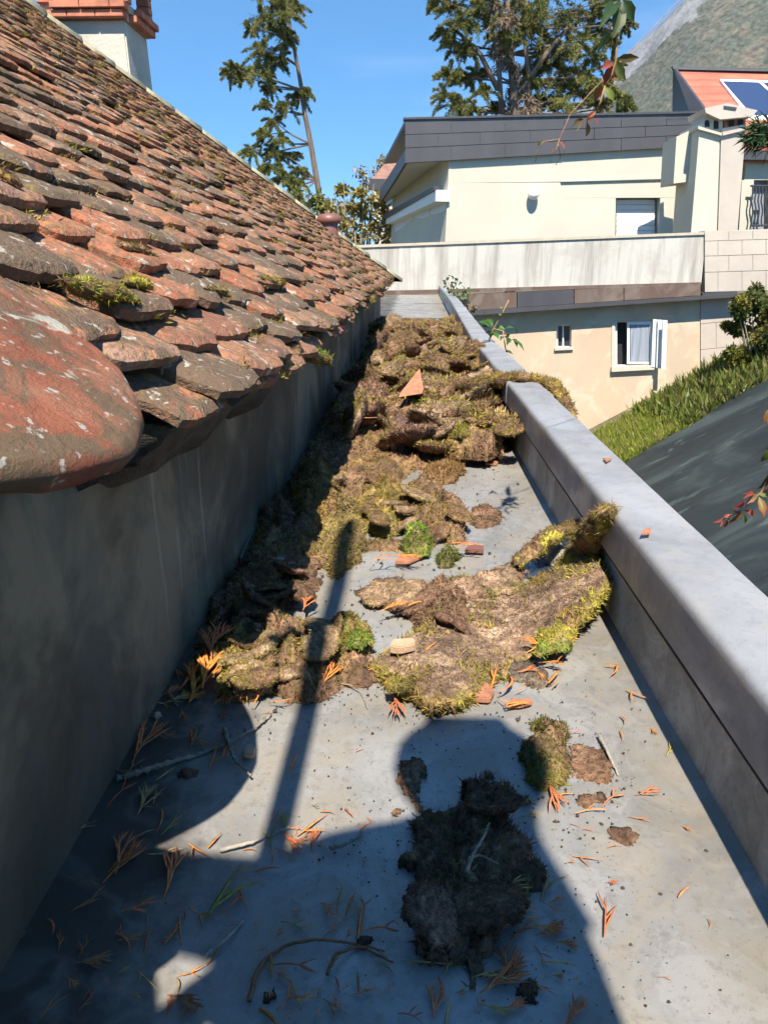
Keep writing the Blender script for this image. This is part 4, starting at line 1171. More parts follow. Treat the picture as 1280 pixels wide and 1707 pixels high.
creeper('creeper shoot with red and green leaves reaching in over the tarpaulin',
        [[(1.3, 1.5, -3.5), (1.25, 1.48, 0.0), (1310, 730), (1290, 775), (1268, 820), (1240, 848), (1215, 860), (1192, 870)], [(1290, 775), (1282, 720), (1278, 690)]],
        zz8([(960, 830, 925, 935, 34, OL, OR_), (985, 860, 950, 960, 40, OL, BR), (960, 1090, 900, 1190, 50, OL, OL), (975, 1060, 935, 1110, 34, DG, OL), (985, 1150, 955, 1230, 40, OL, YG), (960, 1255, 865, 1375, 54, OL, BR), (1000, 1260, 960, 1350, 50, OL, BR),
             (960, 1320, 895, 1400, 44, OR_, RD), (955, 1370, 935, 1420, 30, YG, OL), (890, 1420, 928, 1560, 46, YG, RD), (885, 1400, 800, 1475, 34, OL, RD), (880, 1395, 945, 1425, 26, OL, YG), (850, 1390, 775, 1405, 18, RD, RD), (795, 1440, 712, 1500, 40, RD, RD), (850, 1400, 780, 1440, 26, OR_, RD),
             (775, 1518, 692, 1592, 34, RD, OL), (775, 1525, 792, 1600, 24, YG, OL), (790, 1510, 862, 1548, 34, RD, OR_), (770, 1515, 700, 1510, 22, RD, OL), (710, 1540, 650, 1560, 24, OR_, RD), (690, 1560, 655, 1625, 18, RD, OR_), (650, 1565, 585, 1592, 20, OR_, RD), (645, 1575, 628, 1625, 16, RD, OR_), (680, 1575, 720, 1590, 14, OR_, RD)]), 1.5, 4)
zz1 = lambda L_: [((580 + a_ / 4, 440 + b_ / 4), (580 + c_ / 4, 440 + d_ / 4), w_, k1, k2) for a_, b_, c_, d_, w_, k1, k2 in L_]
LG = (0.055, 0.14, 0.02); MG = (0.09, 0.19, 0.03)
creeper('creeper with bright green leaves climbing over the middle of the parapet',
        [[(0.52, 4.1, -4.0), (0.5, 4.1, -0.3), (815, 565), (822, 548), (830, 535), (848, 500)], [(822, 548), (838, 552), (848, 562)], [(838, 552), (842, 580), (845, 590)]],
        zz1([(965, 430, 868, 388, 13, LG, MG), (968, 415, 925, 368, 11, LG, LG), (975, 432, 1048, 440, 12, LG, MG), (970, 448, 1005, 502, 10, LG, LG), (962, 450, 948, 505, 9, LG, LG), (940, 440, 885, 420, 9, DG, LG), (1050, 430, 1128, 465, 12, LG, MG), (1062, 498, 1012, 515, 10, DG, LG), (1070, 492, 1055, 545, 10, DG, LG),
             (1085, 500, 1172, 585, 13, LG, MG), (1095, 498, 1122, 560, 11, LG, MG), (1070, 485, 1080, 465, 8, LG, MG), (1045, 582, 1098, 608, 8, MG, YG), (955, 455, 915, 470, 9, DG, LG), (1015, 300, 1035, 290, 5, YG, YG), (1005, 345, 1020, 335, 4, YG, YG)]), 4.05, 5, 0.003, (0, -0.5, 0.8))
rl_ = np.random.default_rng(8)
lv = []
for i in range(46):
    uu, vv = (rl_.normal(755, 10), rl_.normal(480, 9)) if i < 30 else (762 + (i - 30) * 2.4 + rl_.normal(0, 3), 488 + (i - 30) * 2.0 + rl_.normal(0, 3))
    a_ = rl_.uniform(0.2, 2.9)
    lv.append(((uu, vv), (uu + 9 * math.cos(a_), vv + 8 * math.sin(a_)), 5.0, LG if i % 3 else DG, MG if i < 36 else BR))
creeper('bushy green creeper tuft on the parapet near the pale terrace wall', [[(0.75, 10.5, -4), (0.72, 10.4, -0.2), (752, 500), (752, 480), (748, 470)], [(752, 490), (775, 505), (798, 518)]], lv, 10.3, 6, 0.006, (0, -0.5, 0.8))
# thin dry tendrils hanging in front of the cream wall
creeper('thin dry creeper tendrils dangling before the cream wall', [[(0.72, 1.5, 1.3), (950, 190), (932, 232), (905, 236), (896, 250), (892, 270)], [(932, 232), (926, 250), (916, 272)], [(930, 240), (934, 262), (926, 275)], [(0.72, 1.5, 1.3), (1.1, 1.36, 1.45)]],
        [((905, 236), (896, 244), 6, YG, OL), ((932, 236), (940, 250), 6, OR_, BR), ((926, 248), (918, 256), 5, BR, BR)], 1.45, 7, 0.0007)

# dark conifer spray poking in from the right
t = empty('conifer_branch', (0, 0, 0)); tag(t, 'dark green conifer branch poking in at the right edge', 'branch')
MB().tube([at(1330, 215, 3.0), at(1290, 212, 3.0), at(1258, 222, 3.0)], [0.008, 0.005, 0.002], 6).build('stem', M['twig'], t)
r = np.random.default_rng(71); n = 900
k = r.random(n); C = np.array([at(1330 - 75 * q, 215 + 6 * math.sin(q * 3) + 8 * q, 3.0) for q in k]) + r.normal(size=(n, 3)) * 0.02
dv = np.stack([-0.7 + r.normal(0, 0.4, n), r.normal(0, 0.5, n), r.normal(-0.25, 0.55, n)], 1)
V, F, Cl = cards(C, dv, r.uniform(0.03, 0.07, n), 0.006, np.array([0.03, 0.07, 0.025]) * r.uniform(0.6, 1.6, (n, 1)), r)
link_mesh('needles', mesh_np('needles', V, F, M['needles'], False, Cl), t)['kind'] = 'stuff'
# ---------------------------------------------------------------- moss
OCHRE = np.array([(0.37, 0.245, 0.06), (0.29, 0.19, 0.048), (0.43, 0.30, 0.09), (0.20, 0.125, 0.042)])
GREENM = np.array([(0.28, 0.25, 0.035), (0.40, 0.345, 0.05), (0.18, 0.165, 0.03), (0.45, 0.33, 0.065)])
BRIGHT = np.array([(0.16, 0.30, 0.02), (0.27, 0.38, 0.03), (0.12, 0.22, 0.02)])
BROWN = np.array([(0.20, 0.115, 0.064), (0.27, 0.16, 0.09), (0.125, 0.072, 0.044), (0.33, 0.21, 0.12)])
MIXED = np.concatenate([OCHRE, GREENM, BROWN[:2]])
SOIL = np.array([(0.17, 0.095, 0.055), (0.23, 0.135, 0.08), (0.11, 0.064, 0.042)])

def pick(pal, P, sc, r, seed):
    """palette colour that drifts over the surface in patches"""
    n = len(P)
    f = np.clip((vfbm(P + seed * 3.1, sc, 3) - 0.32) / 0.36, 0, 0.999)
    k = (f * len(pal)).astype(int)
    c = pal[k] * 0.85 + pal[r.integers(0, len(pal), n)] * 0.15
    tone = 0.55 + 1.0 * np.clip((vfbm(P + seed * 1.7 + 40, sc * 0.8, 3) - 0.25) / 0.5, 0, 1)
    return c * r.uniform(0.75, 1.25, (n, 1)) * tone[:, None]

def shoots(V, F, dens, L, W, pal, r, seed, mask=None, up=0.25, sc=14, nw=0.8):
    """short leafy moss shoots standing on a surface of quads"""
    Q = V[F]
    d1, d2 = Q[:, 2] - Q[:, 0], Q[:, 3] - Q[:, 1]
    cr = np.cross(d1, d2); ar = 0.5 * np.linalg.norm(cr, axis=1); nr = unit(cr)
    nr = np.where(nr[:, 2:3] < -0.2, -nr, nr)
    w = ar if mask is None else ar * mask
    n = int(w.sum() * dens)
    if n < 4: n = 4
    f = r.choice(len(F), n, p=w / w.sum())
    a, b = r.random((n, 1)), r.random((n, 1))
    C = (Q[f, 0] * (1 - a) + Q[f, 1] * a) * (1 - b) + (Q[f, 3] * (1 - a) + Q[f, 2] * a) * b
    lean = np.stack([vfbm(C + 5, 22, 2) - 0.5, vfbm(C + 9, 22, 2) - 0.5, 0 * C[:, 0]], 1) * 2.2
    dv = unit(nr[f] * nw + r.normal(size=(n, 3)) * (0.5 if nw > 0.5 else 0.75) + lean + np.array([0, 0, up]))
    ln = L * r.uniform(0.5, 1.4, n)
    cols = pick(pal, C, sc, r, seed)
    return cards(C - dv * 0.002, dv, ln, W * r.uniform(0.7, 1.3, n), cols, r, 0.12)

def poly_sd(P, poly):
    """signed distance (inside positive) of points to a closed polygon"""
    d = np.full(len(P), 1e9); ins = np.zeros(len(P), bool)
    for i in range(len(poly)):
        a, b = poly[i], poly[(i + 1) % len(poly)]
        e = b - a; t = np.clip(((P - a) @ e) / max(1e-12, e @ e), 0, 1)
        d = np.minimum(d, np.linalg.norm(P - (a + t[:, None] * e), axis=1))
        c = ((a[1] > P[:, 1]) != (b[1] > P[:, 1]))
        with np.errstate(divide='ignore', invalid='ignore'):
            xx = (b[0] - a[0]) * (P[:, 1] - a[1]) / (b[1] - a[1]) + a[0]
        ins ^= c & (P[:, 0] < xx)
    return np.where(ins, d, -d)

def cells(P2, spacing, r):
    """pillow profile, cell number and random value per cell for points in the plane"""
    lo, hi_ = P2.min(0) - spacing, P2.max(0) + spacing
    nx, ny = np.maximum(1, ((hi_ - lo) / spacing).astype(int) + 1)
    gx, gy = np.meshgrid(np.arange(nx), np.arange(ny)); S = lo + (np.stack([gx.ravel(), gy.ravel()], 1) + r.random((nx * ny, 2))) * spacing
    f1 = np.full(len(P2), 1e9); f2 = f1.copy(); k1 = np.zeros(len(P2), int)
    W_ = np.stack([vnoise(np.c_[P2, P2[:, 0] * 0], 55) - 0.5, vnoise(np.c_[P2, P2[:, 0] * 0 + 9], 55) - 0.5], 1) * spacing * 0.7
    Q = P2 + W_
    for k in range(len(S)):
        d = np.hypot(Q[:, 0] - S[k, 0], Q[:, 1] - S[k, 1])
        m_ = d < f1
        f2 = np.where(m_, f1, np.minimum(f2, d)); f1 = np.where(m_, d, f1); k1[m_] = k
    pil = np.sqrt(np.clip((f2 - f1) / (0.7 * spacing), 0, 1))
    return pil, k1, r.random(len(S))
seedc = [100]
def ell(u_, v_, a, b, rot=0.0, n=18):
    c, s = math.cos(R(rot)), math.sin(R(rot))
    return [(u_ + a * math.cos(t) * c - b * math.sin(t) * s, v_ + a * math.cos(t) * s + b * math.sin(t) * c) for t in np.linspace(0, 2 * math.pi, n, endpoint=False)]

def clump(label, outline, H, zm=None, pal=MIXED, body=SOIL, fuzz=1.0, rim_only=0.0, base=0.0, lump=1.0, lsc=18.0, fall=None, lift=None, thick=None,
          name='moss_clump', g=None, group='moss clumps lying in the gutter', L=None, sc=14, kind=None, edge=0.02, parent=None, cat='moss', tilt=None, cell=None, deep=0.5, fib=0.5):
    """one lump or mat of moss; outline in photograph pixels, seen at half its height"""
    seedc[0] += 1; seed = seedc[0]; r = np.random.default_rng(seed)
    zm = base + H * 0.45 if zm is None else zm
    poly = np.array([on(u_, v_, zm)[:2] for u_, v_ in outline])
    c0 = poly.mean(0); dist = math.hypot(c0[0], c0[1])
    g = g or float(np.clip(0.0048 * dist, 0.0045, 0.014))
    lo, hi_ = poly.min(0) - 3 * g, poly.max(0) + 3 * g
    xs_, ys_ = np.arange(lo[0], hi_[0], g), np.arange(lo[1], hi_[1], g)
    X, Y = np.meshgrid(xs_, ys_); P2 = np.stack([X.ravel(), Y.ravel()], 1)
    P3 = np.concatenate([P2, np.full((len(P2), 1), seed * 0.37)], 1)
    sd = poly_sd(P2, poly) + edge * (vfbm(P3, 40, 4) - 0.5) * 2
    ins = (sd > 0) & (P2[:, 0] > XL + 0.004) 
    if base < 0.1: ins &= P2[:, 0] < np.array([xr(q) for q in P2[:, 1]]) - 0.003
    fall = fall or H * 1.1
    prof = np.sqrt(np.clip(sd / fall, 0, 1) * (2 - np.clip(sd / fall, 0, 1)))
    n1 = vfbm(P3, lsc, 3) - 0.5; n2 = vfbm(P3 + 7, lsc * 3.3, 3) - 0.5; n3 = vfbm(P3 + 3, 160, 2) - 0.5
    rid = np.abs(vfbm(P3 + 21, lsc * 1.6, 3) - 0.5)
    top = H * prof * (0.72 + lump * (1.1 * n1 + 0.5 * n2) - lump * 0.5 * np.clip(0.06 - rid, 0, 1) * 10) + 0.006 * n3
    cell = cell if cell is not None else float(np.clip(0.03 + 0.008 * dist, 0.03, 0.075))
    kc = None
    if cell:
        pil, kc, rv = cells(P2, cell, r)
        top = top * (1 - deep + deep * pil) * (0.75 + 0.5 * rv[kc])
    if tilt is not None:
        c0_ = poly.mean(0)
        top = top + np.maximum(0, tilt[2] + tilt[0] * (P2[:, 0] - c0_[0]) + tilt[1] * (P2[:, 1] - c0_[1]))
    if lift is not None: top = top + lift(P2[:, 0], P2[:, 1])
    top = np.maximum(top, 0.002) + base
    bot = top - thick if thick else np.full(len(top), base - 0.001)
    if thick: bot = np.maximum(bot, base + 0.0005)
    ny, nx = X.shape; I = np.arange(nx * ny).reshape(ny, nx)
    Q = np.stack([I[:-1, :-1], I[:-1, 1:], I[1:, 1:], I[1:, :-1]], -1).reshape(-1, 4)
    Q = Q[ins[Q].all(1)]
    if len(Q) == 0: return None
    Vt = np.concatenate([P2, top[:, None]], 1); Vb = np.concatenate([P2, bot[:, None]], 1)
    jit_ = (r.random((len(P2), 2)) - 0.5) * g * 0.7; Vt[:, :2] += jit_; Vb[:, :2] += jit_
    N = len(P2)
    E = np.concatenate([Q[:, [0, 1]], Q[:, [1, 2]], Q[:, [2, 3]], Q[:, [3, 0]]])
    key = np.sort(E, 1); _, inv, cnt = np.unique(key, axis=0, return_inverse=True, return_counts=True)
    Bd = E[cnt[inv.ravel()] == 1]
    W_ = np.stack([Bd[:, 0], Bd[:, 0] + N, Bd[:, 1] + N, Bd[:, 1]], 1)
    F = np.concatenate([Q, W_] + ([Q[:, ::-1] + N] if thick else []))
    V = np.concatenate([Vt, Vb])
    used, invu = np.unique(F, return_inverse=True)
    V2 = V[used]; F2 = invu.reshape(F.shape)
    cols = pick(body, V2, sc * 1.6, r, seed)
    if kc is not None: cols = cols * (0.75 + 0.5 * np.concatenate([rv[kc]] * 2)[used])[:, None]
    rimv = np.concatenate([sd, sd])[used]
    tint = np.clip(1 - rimv / 0.02, 0, 1)[:, None] if rim_only else np.full((len(V2), 1), 0.55 * min(1, fuzz))
    cols = cols * (1 - 0.6 * tint) + pick(pal, V2, sc, r, seed) * 0.6 * tint
    root = link_mesh(name, mesh_np(name, V2, F2, M['mat_body'], True, cols), parent)
    if cat and not parent: tag(root, label, cat, group)
    if kind: root['kind'] = kind
    Lf = float(np.clip(0.0045 * (0.5 + 0.5 * dist), 0.004, 0.012)); Wf = float(np.clip(0.0013 * (0.5 + 0.5 * dist), 0.001, 0.004))
    if fib > 0 and kind is None:
        fp = np.concatenate([body * 0.7, body * 1.25, body])
        SV, SF, SC = shoots(V, np.concatenate([Q, W_]), fib * 0.6 / (Lf * Wf), Lf, Wf, fp, r, seed + 3, None, -0.1, sc=30)
        s_ = link_mesh('fibres', mesh_np('fibres', SV, SF, M['shoots'], False, SC), root); s_['kind'] = 'stuff'
    if fuzz > 0:
        FQ = np.concatenate([Q, W_])
        m_ = None
        cq = Vt[Q].mean(1); sq = sd[Q].mean(1)
        if rim_only:
            pt = np.clip((vfbm(cq + 31, 16, 3) - 0.56) * 9, 0, 1)
            m1 = np.clip(1 - sq / rim_only, 0, 1) * np.clip((vfbm(cq + 50, 12, 3) - 0.33) * 6, 0.05, 1) + pt + 0.05
        else:
            m1 = 0.35 + np.clip((vfbm(cq + 31, 20, 3) - 0.35) * 4, 0, 1)
        m_ = np.concatenate([m1, np.full(len(W_), 1.2)])
        Lb = L or float(np.clip(0.0085 * (0.65 + 0.35 * dist), 0.008, 0.022)); Wb = float(np.clip(0.0016 * (0.5 + 0.5 * dist), 0.0013, 0.005))
        dens = fuzz * 0.95 / (Lb * Wb)
        SV, SF, SC = shoots(V, FQ, dens, Lb, Wb, pal, r, seed, m_, sc=sc)
        s_ = link_mesh('shoots', mesh_np('shoots', SV, SF, M['shoots'], False, SC), root); s_['kind'] = 'stuff'
    return root

def roll(label, pts, radii, pal=GREENM, body=SOIL, fuzz=1.0, flat=0.7, group='moss clumps lying in the gutter', name='moss_strip', L=0.011, W=0.0018):
    """a curled or draped strip of moss along a line of 3-D points"""
    seedc[0] += 1; seed = seedc[0]; r = np.random.default_rng(seed)
    pts = np.array(pts, float); t0 = np.linspace(0, 1, len(pts)); tt = np.linspace(0, 1, 46)
    C = np.stack([np.interp(tt, t0, pts[:, k]) for k in range(3)], 1)
    for _ in range(3): C[1:-1] = (C[:-2] + 2 * C[1:-1] + C[2:]) / 4
    rad = np.interp(tt, t0, radii) * np.clip(np.minimum(tt, 1 - tt) / 0.07, 0.04, 1) ** 0.5
    T = unit(np.gradient(C, axis=0)); A_ = unit(np.cross(T, np.array([0.1, 0.2, 1.0]))); B_ = np.cross(A_, T)
    n = 14; V = []
    for i in range(len(tt)):
        for k in range(n):
            a = 2 * math.pi * k / n
            V.append(C[i] + (A_[i] * math.cos(a) + B_[i] * math.sin(a) * flat) * rad[i])
    V = np.array(V)
    V = V + (V - np.repeat(C, n, 0)) * (vfbm(V + seed, 38, 3) - 0.5)[:, None] * 2.2
    i_, k_ = np.meshgrid(np.arange(len(tt) - 1), np.arange(n), indexing='ij'); k2 = (k_ + 1) % n
    F = np.stack([i_ * n + k_, i_ * n + k2, (i_ + 1) * n + k2, (i_ + 1) * n + k_], -1).reshape(-1, 4)
    cols = pick(np.concatenate([body, pal[:2]]), V, 25, r, seed)
    root = link_mesh(name, mesh_np(name, V, F, M['mat_body'], True, cols)); tag(root, label, 'moss', group)
    Q = V[F]; cen = np.repeat((C[:-1] + C[1:]) / 2, n, 0)
    cr = np.cross(Q[:, 2] - Q[:, 0], Q[:, 3] - Q[:, 1]); flip = ((cr * (Q.mean(1) - cen)).sum(1) < 0)
    F3 = np.where(flip[:, None], F[:, ::-1], F)
    SV, SF, SC = shoots(V, F3, fuzz * 1.9 / (L * W * 0.6), L * 0.85, W * 0.6, np.concatenate([pal, pal * 0.7, body * 1.4]), r, seed, None, -0.1, sc=40, nw=0.3)
    s_ = link_mesh('shoots', mesh_np('shoots', SV, SF, M['shoots'], False, SC), root); s_['kind'] = 'stuff'
    return root

# the long heap of litter under everything, up against the wall
clump('dark mossy litter heaped along the gutter against the cement wall', [(634, 536), (700, 531), (760, 540), (806, 578), (846, 650), (856, 742), (800, 762), (700, 775), (620, 815), (560, 890), (520, 985), (470, 1010), (380, 1015), (335, 1085), (300, 1105),
       (345, 1010), (420, 895), (480, 800), (540, 690), (592, 605)], 0.055, zm=0.02, pal=np.concatenate([BROWN, OCHRE]), fuzz=0.5, name='moss_litter', kind='stuff', fall=0.12, lsc=12, edge=0.03, g=0.011, group=None, cat='moss litter')
# far heap, back to front
NV = [((650, 548, 40, 12), .10, MIXED, 'far mossy lump at the back of the heap by the wall'), ((700, 543, 34, 12), .13, OCHRE, 'rear ochre moss lump in the middle of the heap'), ((758, 548, 34, 14), .12, MIXED, 'rear moss lump touching the parapet below the creeper'),
      ((618, 580, 36, 17), .12, GREENM, 'green-grey moss lump against the wall in the far heap'), ((680, 580, 40, 15), .13, MIXED, 'mixed moss lump in the centre of the far heap'), ((735, 585, 40, 15), .12, OCHRE, 'ochre moss lump right of centre in the far heap'),
      ((785, 590, 30, 20), .15, np.concatenate([BROWN, GREENM[:1]]), 'dark brown moss lump heaped up on the parapet upstand'), ((640, 612, 48, 16), .11, np.concatenate([OCHRE, GREENM]), 'grey-green moss lump left of the upright tile shard'), ((715, 625, 44, 14), .10, np.concatenate([BROWN, OCHRE]), 'reddish brown moss lump beside the upright tile shard'),
      ((790, 630, 50, 18), .14, np.concatenate([OCHRE, OCHRE, GREENM]), 'long ochre moss mat leaning up onto the parapet'), ((625, 655, 40, 22), .11, np.concatenate([GREENM, OCHRE]), 'pale olive moss cushion left of the brown dome'), ((690, 655, 42, 18), .11, np.concatenate([BROWN, OCHRE]), 'brown crumbly moss pad behind the brown dome'),
      ((760, 690, 52, 24), .13, np.concatenate([OCHRE, GREENM, BROWN]), 'ochre moss slab tilted under the dark crevice'), ((825, 700, 30, 26), .12, np.concatenate([GREENM[2:3], BROWN, OCHRE[:1]]), 'dark green moss lump jammed against the parapet upstand'), ((620, 735, 44, 20), .08, MIXED, 'low olive moss lump in front of the brown dome'),
      ((700, 735, 52, 22), .09, np.concatenate([BROWN, OCHRE[:1]]), 'flat brown moss pad in the front of the far heap'), ((790, 738, 58, 20), .10, MIXED, 'broad moss mat overhanging a dark hollow at the front of the heap')]
rh_ = np.random.default_rng(17)
clump('heaped mossy litter filling the gutter at the far end of the mess', [(634, 540), (700, 533), (764, 540), (806, 585), (842, 650), (850, 730), (790, 752), (700, 752), (610, 775), (575, 740), (560, 690), (600, 610)], 0.06, zm=0.03, pal=MIXED, fuzz=0.6, name='moss_litter', kind='stuff', fall=0.10, lsc=10, edge=0.04, g=0.012, group=None, cat='moss litter', deep=0.7)
for e_, h_, p_, lb in NV:
    if rh_.random() < 0.5: continue
    bd_ = [SOIL, SOIL * 1.3, np.array([(0.20, 0.12, 0.09), (0.15, 0.09, 0.07), (0.26, 0.17, 0.12)])][rh_.integers(0, 3)]
    clump(lb, ell(e_[0], e_[1], e_[2] * 0.8, e_[3] * 0.8, n=16), 0.05, zm=h_ * 0.6, pal=p_, body=bd_, fuzz=rh_.uniform(0.5, 1.0), lsc=14, sc=9, edge=0.05, base=0.03, fall=0.03, tilt=(rh_.uniform(-0.2, 0.2), rh_.uniform(0.0, 0.15), h_ * rh_.uniform(0.2, 0.45)), deep=0.6)

# torn flakes of moss, built once per kind and thrown about singly
def make_flake(seed, R0, pal, body, fuzz_top, fuzz_rim, Lb, Wb, th, bowl):
    r = np.random.default_rng(seed)
    g = R0 / 13.0; m_ = np.arange(-1.5 * R0, 1.5 * R0, g)
    X, Y = np.meshgrid(m_, m_); P2 = np.stack([X.ravel(), Y.ravel()], 1); P3 = np.c_[P2, np.full(len(P2), seed * 0.71)]
    ang = np.arctan2(P2[:, 1], P2[:, 0] * 1.25)
    rad = R0 * (0.72 + 0.55 * (vfbm(np.c_[np.cos(ang), np.sin(ang), 0 * ang + seed], 1.7, 3)))
    sd = rad - np.hypot(P2[:, 0], P2[:, 1] * 1.2) + R0 * 0.35 * (vfbm(P3, 3.0 / R0, 3) - 0.5)
    ins = sd > 0
    top = th * np.sqrt(np.clip(sd / (0.25 * R0), 0, 1)) * (0.6 + 0.9 * (vfbm(P3, 2.2 / R0, 4) - 0.3)) + bowl * (np.hypot(P2[:, 0], P2[:, 1]) / R0) ** 2 * R0
    bot = np.minimum(top - 0.004, bowl * (np.hypot(P2[:, 0], P2[:, 1]) / R0) ** 2 * R0 - th * (0.3 + 0.7 * np.clip(sd / (0.3 * R0), 0, 1)) * (0.4 + 1.0 * vfbm(P3 + 3, 2.6 / R0, 3)))
    ny, nx = X.shape; I = np.arange(nx * ny).reshape(ny, nx)
    Q = np.stack([I[:-1, :-1], I[:-1, 1:], I[1:, 1:], I[1:, :-1]], -1).reshape(-1, 4); Q = Q[ins[Q].all(1)]
    j = (r.random((len(P2), 2)) - 0.5) * g * 0.8; P2 = P2 + j
    V = np.concatenate([np.c_[P2, top], np.c_[P2, bot]]); N = len(P2)
    E = np.concatenate([Q[:, [0, 1]], Q[:, [1, 2]], Q[:, [2, 3]], Q[:, [3, 0]]]); key = np.sort(E, 1)
    _, inv, cnt_ = np.unique(key, axis=0, return_inverse=True, return_counts=True); Bd = E[cnt_[inv.ravel()] == 1]
    W_ = np.stack([Bd[:, 0], Bd[:, 0] + N, Bd[:, 1] + N, Bd[:, 1]], 1)
    F = np.concatenate([Q, W_, Q[:, ::-1] + N]); used, invu = np.unique(F, return_inverse=True)
    cols = pick(body, V[used], 30, r, seed)
    mb_ = mesh_np('flake_body', V[used], invu.reshape(F.shape), M['mat_body'], True, cols)
    sq = sd[Q].mean(1)
    m1 = fuzz_top * np.clip((vfbm(V[Q].mean(1) + 31, 1.6 / R0, 3) - 0.3) * 4, 0.05, 1) + fuzz_rim * np.clip(1 - sq / (0.3 * R0), 0, 1)
    SV, SF, SC = shoots(V, np.concatenate([Q, W_]), 0.7 / (Lb * Wb), Lb, Wb, pal, r, seed, np.concatenate([m1, np.full(len(W_), fuzz_rim * 1.3)]), 0.15, sc=18)
    fp = np.concatenate([body * 0.65, body * 1.3, body, pal[:1]])
    TV, TF, TC = shoots(V, np.concatenate([Q, W_, Q[:, ::-1] + N]), 1.0 / (Lb * 0.6 * Wb * 0.5), Lb * 0.6, Wb * 0.5, fp, r, seed + 3, None, 0.0, sc=40, nw=0.35)
    SV = np.concatenate([SV, TV]); SF = np.concatenate([SF, TF + len(SC)]); SC = np.concatenate([SC, TC])
    return mb_, mesh_np('flake_shoots', SV, SF, M['shoots'], False, SC)
TAN2 = np.array([(0.28, 0.185, 0.11), (0.21, 0.135, 0.08), (0.36, 0.25, 0.155)]); RUST = np.array([(0.22, 0.125, 0.08), (0.28, 0.165, 0.105), (0.16, 0.09, 0.06)])
GOLD = np.array([(0.38, 0.29, 0.08), (0.30, 0.23, 0.06), (0.44, 0.33, 0.11)])
KINDS_ = [('ochre shaggy', np.concatenate([OCHRE, GOLD]), SOIL, 1.0, 1.0), ('olive green', GREENM, SOIL, 1.0, 1.0), ('bare brown', np.concatenate([BROWN, OCHRE]), TAN2, 0.40, 0.9), ('reddish brown', np.concatenate([BROWN, RUST]), RUST, 0.40, 0.8),
          ('brown with green rim', np.concatenate([GREENM, BROWN[:2]]), TAN2, 0.35, 1.2), ('golden', GOLD, SOIL, 1.0, 1.0), ('dark', np.concatenate([BROWN * 0.8, GREENM[2:3]]), SOIL * 0.8, 0.6, 0.8)]
FLK = {}
for i, (nm, pl, bd, ft, fr) in enumerate(KINDS_):
    for big in (0, 1):
        FLK[nm, big] = [make_flake(700 + i * 10 + big * 5 + k, 0.075, pl, bd, ft, fr, 0.017 if big else 0.011, 0.0034 if big else 0.0018, 0.020, [0.30, -0.32][k]) for k in (0, 1)]
def flake(kind, x, y, z, size, rot, where, far):
    b_, s_ = FLK[kind, 1 if far else 0][rh_.integers(0, 2)]
    o = link_mesh('moss_flake', b_); o.location = (x, y, z); o.rotation_euler = rot; k = size / 0.075; o.scale = (k, k, k * rh_.uniform(0.5, 0.9))
    c = link_mesh('shoots', s_, o); c['kind'] = 'stuff'
    tag(o, f'{kind} moss flake {where}', 'moss', f'{kind} moss flakes {where}')
nm_ = [k[0] for k in KINDS_]
for i in range(120):
    y = 2.25 + 4.2 * rh_.random() ** 1.6
    x = rh_.uniform(-0.27, xr(y) - 0.03)
    if y < 2.5 and x < -0.1: continue
    kd = rh_.choice(nm_, p=[0.29, 0.26, 0.06, 0.05, 0.13, 0.16, 0.05])
    edge_ = max(0.0, (x - 0.18) / 0.18)
    z = 0.05 + 0.05 * rh_.random() + 0.05 * edge_ + 0.03 * min(1, (y - 2.2) / 1.0)
    wh_ = ('front' if y < 2.9 else 'middle' if y < 3.9 else 'back') + ' of the far heap ' + ('near the wall' if x < -0.08 else 'near the parapet' if x > 0.16 else 'in mid-gutter')
    flake(kd, x, y, z, rh_.uniform(0.05, 0.12), (rh_.normal(0.25, 0.42), rh_.normal(0, 0.42), rh_.uniform(0, 6.28)), 'in the ' + wh_, True)
for (u0, v0, su, sv, n, zz_, wh, ks) in ((640, 850, 70, 35, 12, 0.05, 'among the middle cushions', ['ochre shaggy', 'olive green', 'bare brown', 'golden', 'brown with green rim']), (470, 1080, 60, 40, 12, 0.045, 'in the clumps left of the mat', ['olive green', 'brown with green rim', 'bare brown', 'dark', 'ochre shaggy']),
                                    (440, 940, 45, 60, 14, 0.05, 'in the shade along the wall', ['dark', 'reddish brown', 'ochre shaggy']), (700, 1010, 70, 30, 6, 0.03, 'behind the big torn mat', ['bare brown', 'reddish brown', 'brown with green rim']), (770, 1430, 40, 70, 3, 0.03, 'on the dark chunk in the shadow', ['dark', 'dark', 'reddish brown'])):
    for i in range(n):
        uu, vv = rh_.normal(u0, su * 0.8), rh_.normal(v0, sv * 0.8)
        p = on(uu, vv, zz_ * 0.7)
        if not XL + 0.03 < p[0] < 0.31: continue
        flake(rh_.choice(ks), p[0], p[1], zz_ * rh_.uniform(0.5, 1.0), rh_.uniform(0.028, 0.055), (rh_.normal(0.15, 0.3), rh_.normal(0, 0.3), rh_.uniform(0, 6.28)), wh, False)
clump('smooth dark reddish brown dome of moss in the middle of the heap', ell(688, 690, 46, 30), 0.10, zm=0.09, pal=BROWN, body=np.array([(0.12, 0.07, 0.055), (0.16, 0.095, 0.075)]), fuzz=0.35, rim_only=0.02, base=0.04, lsc=8, lump=0.5)
clump('orange-brown fuzzy moss pad on bare zinc before the heap', ell(740, 779, 37, 20, -8), 0.045, pal=np.array([(0.33, 0.19, 0.05), (0.27, 0.15, 0.04), (0.36, 0.22, 0.07)]), fuzz=1.2, lsc=10, lump=0.5)
